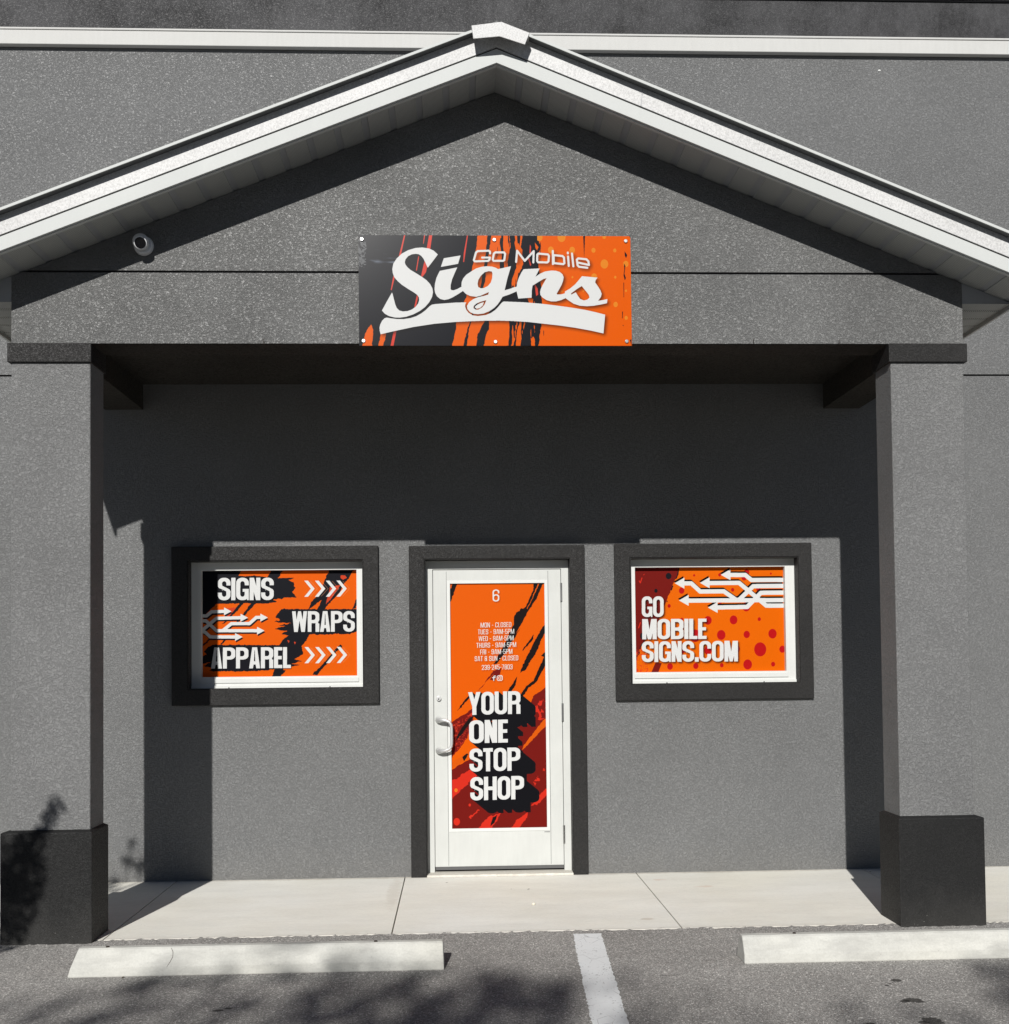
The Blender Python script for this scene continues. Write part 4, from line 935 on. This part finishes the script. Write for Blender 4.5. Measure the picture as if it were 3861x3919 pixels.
# small litter
def pebble(nm, p, r, mat, label, cat, sc_=(1, .8, .6), grp=None):
    o = MB().sphere((0, 0, 0), r, sc_, 10, 7).build(nm, mat, smooth=True); o.location = p; o.rotation_euler = (0, 0, rnd.uniform(0, 3)); tag(o, label, cat, grp); return o
pebble('pebble', (.169, -.927, .006), .013, 'pebble', 'pale yellowish pebble on the sidewalk in front of the door', 'pebble')
o = MB().cyl((-.016, 0, 0), (1, 0, 0), .0095, .032, seg=14).build('cork_stub', 'pebble', bevel=.002); o.location = (-1.455, -1.73, GZ + .009); o.rotation_euler = (0, 0, .3)
tag(o, 'pale cylindrical stub lying on the asphalt behind the left wheel stop', 'litter')
def dleaf(p, s_, rot, label):
    b = MB(); pts = [(-1, 0, 0), (-.4, .32, .05), (.3, .3, .12), (1, 0, .02), (.3, -.26, .06), (-.4, -.3, 0)]
    vs = [b.bm.verts.new((x * s_, y * s_, z * s_ + .0005)) for x, y, z in pts]; c = b.bm.verts.new((0, 0, .18 * s_))
    for i in range(6): b.bm.faces.new((vs[i], vs[(i + 1) % 6], c))
    o = b.build('dry_leaf', 'leafdry'); o.location = p; o.rotation_euler = (0, 0, rot); tag(o, label, 'leaf', 'dry leaf scraps on the ground'); return o
dleaf((.167, -.483, .002), .012, .5, 'larger dark leaf scrap on the sidewalk right of the door centre line, behind the pebble')
dleaf((.053, -.473, .002), .007, 1.0, 'tiny dark leaf scrap on the sidewalk just left of the larger scrap before the door')
dleaf((-.374, -.228, .002), .010, .2, 'thin dark leaf scrap on the sidewalk below the left door jamb')
dleaf((-1.93, -2.272, GZ + .004), .014, 1.4, 'dark leaf scrap at the foot of the cracked wheel stop')
dleaf((2.59, -.12, .002), .010, .9, 'dark leaf scrap by the wall on the sidewalk right of the right column')

# ------------------------------------------------------------------ plants whose shade falls into the view
def leaves(mb, c, r, n_, size, rg, sq=(1, 1, 1)):
    for _ in range(n_):
        while True:
            d = Vector((rg.uniform(-1, 1), rg.uniform(-1, 1), rg.uniform(-1, 1)))
            if .2 < d.length < 1: break
        p = Vector(c) + Vector((d.x * r * sq[0], d.y * r * sq[1], d.z * r * sq[2]))
        a = Vector((rg.gauss(0, 1), rg.gauss(0, 1), rg.gauss(0, 1))).normalized(); bb = a.orthogonal().normalized()
        bb = (Matrix.Rotation(rg.uniform(0, 6.28), 3, a) @ bb); s_ = size * rg.uniform(.6, 1.3)
        mb.quad(p - a * s_, p - bb * s_ * .42, p + a * s_, p + bb * s_ * .42)
sh = thing('young_tree', (-3.62, -5.44, GZ), 'slim young tree at the left whose leafy shadow falls across the left column base', 'tree')
rg = random.Random(21); st = MB(); lv = MB(); OF = Vector((-.494, -2.6, 1.51))
def of(*p): return tuple(Vector(p) + OF)
st.tube([(-3.62, -5.44, GZ), (-3.60, -5.44, .9), (-3.63, -5.44, 1.7), of(-3.13, -2.84, .4)], [.035, .030, .024, .018], 8)
for pts in ([(-3.13, -2.84, .35), (-3.06, -2.85, .6), (-2.98, -2.84, .9), (-2.86, -2.84, 1.22), (-2.71, -2.84, 1.49)], [(-3.13, -2.84, .35), (-3.13, -2.82, .8), (-3.17, -2.82, 1.4), (-3.10, -2.82, 1.93)],
            [(-3.13, -2.84, .35), (-3.2, -2.85, .7), (-3.26, -2.85, 1.2), (-3.22, -2.85, 1.75)], [(-3.13, -2.84, .5), (-3.05, -2.82, 1.2), (-3.03, -2.8, 1.86)], [(-3.13, -2.84, .35), (-3.3, -2.86, .8), (-3.42, -2.86, 1.3)]):
    st.tube([of(*p) for p in pts], [.014 - .010 * i / (len(pts) - 1) for i in range(len(pts))], 6)
st.build('trunk', 'bark', sh)
for c, r, n_ in (((-2.95, -2.84, .92), .15, 420), ((-2.90, -2.84, 1.08), .15, 420), ((-2.86, -2.84, 1.20), .10, 200), ((-2.80, -2.84, 1.31), .05, 50), ((-2.765, -2.84, 1.38), .05, 50), ((-2.73, -2.84, 1.46), .055, 60),
                 ((-3.0, -2.84, .75), .14, 300), ((-3.02, -2.84, .52), .08, 60), ((-3.1, -2.84, 1.1), .2, 500), ((-3.15, -2.82, 1.5), .12, 120), ((-3.12, -2.82, 1.78), .06, 40), ((-3.1, -2.82, 1.9), .04, 22), ((-3.03, -2.8, 1.72), .05, 35),
                 ((-3.25, -2.85, 1.3), .16, 200), ((-3.22, -2.85, 1.62), .07, 50), ((-3.4, -2.86, 1.2), .12, 120), ((-3.2, -2.85, .7), .18, 260), ((-2.93, -2.84, .40), .05, 30)):
    leaves(lv, of(*c), r, n_, .024, rg)
lv.build('foliage', 'leaf', sh, keep_normals=True)

# a broad tree standing behind the viewer, between the sun and the bays
T_ = 14.0
def up(gx, gy, t): return (gx + SUN.x / SUN.y * -t, gy - t, -SUN.z / SUN.y * t)
tr = thing('shade_tree', (-3.2, -17.4, GZ), 'broad leafy tree behind the viewer, its soft shade lying on the parking bays', 'tree')
b = MB(); b.tube([(-3.2, -17.4, GZ), (-3.15, -17.35, 1.6), (-3.0, -17.3, 3.2), (-3.0, -17.2, 5.4)], [.26, .2, .17, .09], 12)
for e in ((-5.6, -17.6, 6.2), (-4.2, -16.6, 6.9), (-2.2, -17.0, 7.2), (-1.0, -16.6, 6.7), (-.2, -17.6, 6.0), (-3.4, -18.6, 6.6)):
    b.tube([(-3.02, -17.3, 3.0), ((-3.02 + e[0]) / 2, (-17.3 + e[1]) / 2, 4.4), e], [.10, .06, .02], 8)
b.build('trunk', 'bark', tr)
b = MB()
for gx, gy, r, n_ in ((-1.5, -3.05, .55, 170), (-.9, -3.05, .50, 330), (-.35, -3.0, .45, 330), (-.12, -3.02, .36, 220), (-.6, -2.72, .26, 70), (-.15, -2.68, .20, 55), (-2.1, -3.3, .5, 160), (2.42, -2.80, .30, 150), (2.9, -3.1, .6, 250),
                      (-1.75, -2.62, .22, 40), (1.35, -3.35, .22, 30), (-.75, -2.28, .15, 10), (-1.1, -2.05, .22, 12), (-1.0, -3.7, .8, 500), (.2, -3.8, .8, 500), (1.6, -4.1, .7, 260), (-2.4, -4.2, .9, 400), (3.2, -4.0, .8, 300)):
    t = T_ + rg.uniform(-.8, .8); leaves(b, up(gx, gy, t), r * 1.12, int(n_ * .62), .075, rg, (1, 1.3, .62))
for i in range(15000):          # unseen dense lower crown, added to shade the lot and cut ground bounce
    gx = rg.uniform(-10.5, 10.5); gy = -3.75 - 12.2 * rg.random() ** 1.25 - .35 * math.sin(gx * 1.7) - rg.random() * .4
    t = 14 + rg.uniform(-1.6, 1.6) + gy + 3.4
    if t < 1.6: continue
    p = Vector(up(gx, gy, t)); a = Vector((rg.gauss(0, 1), rg.gauss(0, 1), rg.gauss(0, 1))).normalized(); bb = Matrix.Rotation(rg.uniform(0, 6.28), 3, a) @ a.orthogonal().normalized()
    s_ = .15 * rg.uniform(.7, 1.4); b.quad(p - a * s_, p - bb * s_ * .5, p + a * s_, p + bb * s_ * .5)
b.build('crown', 'leaf', tr, keep_normals=True)
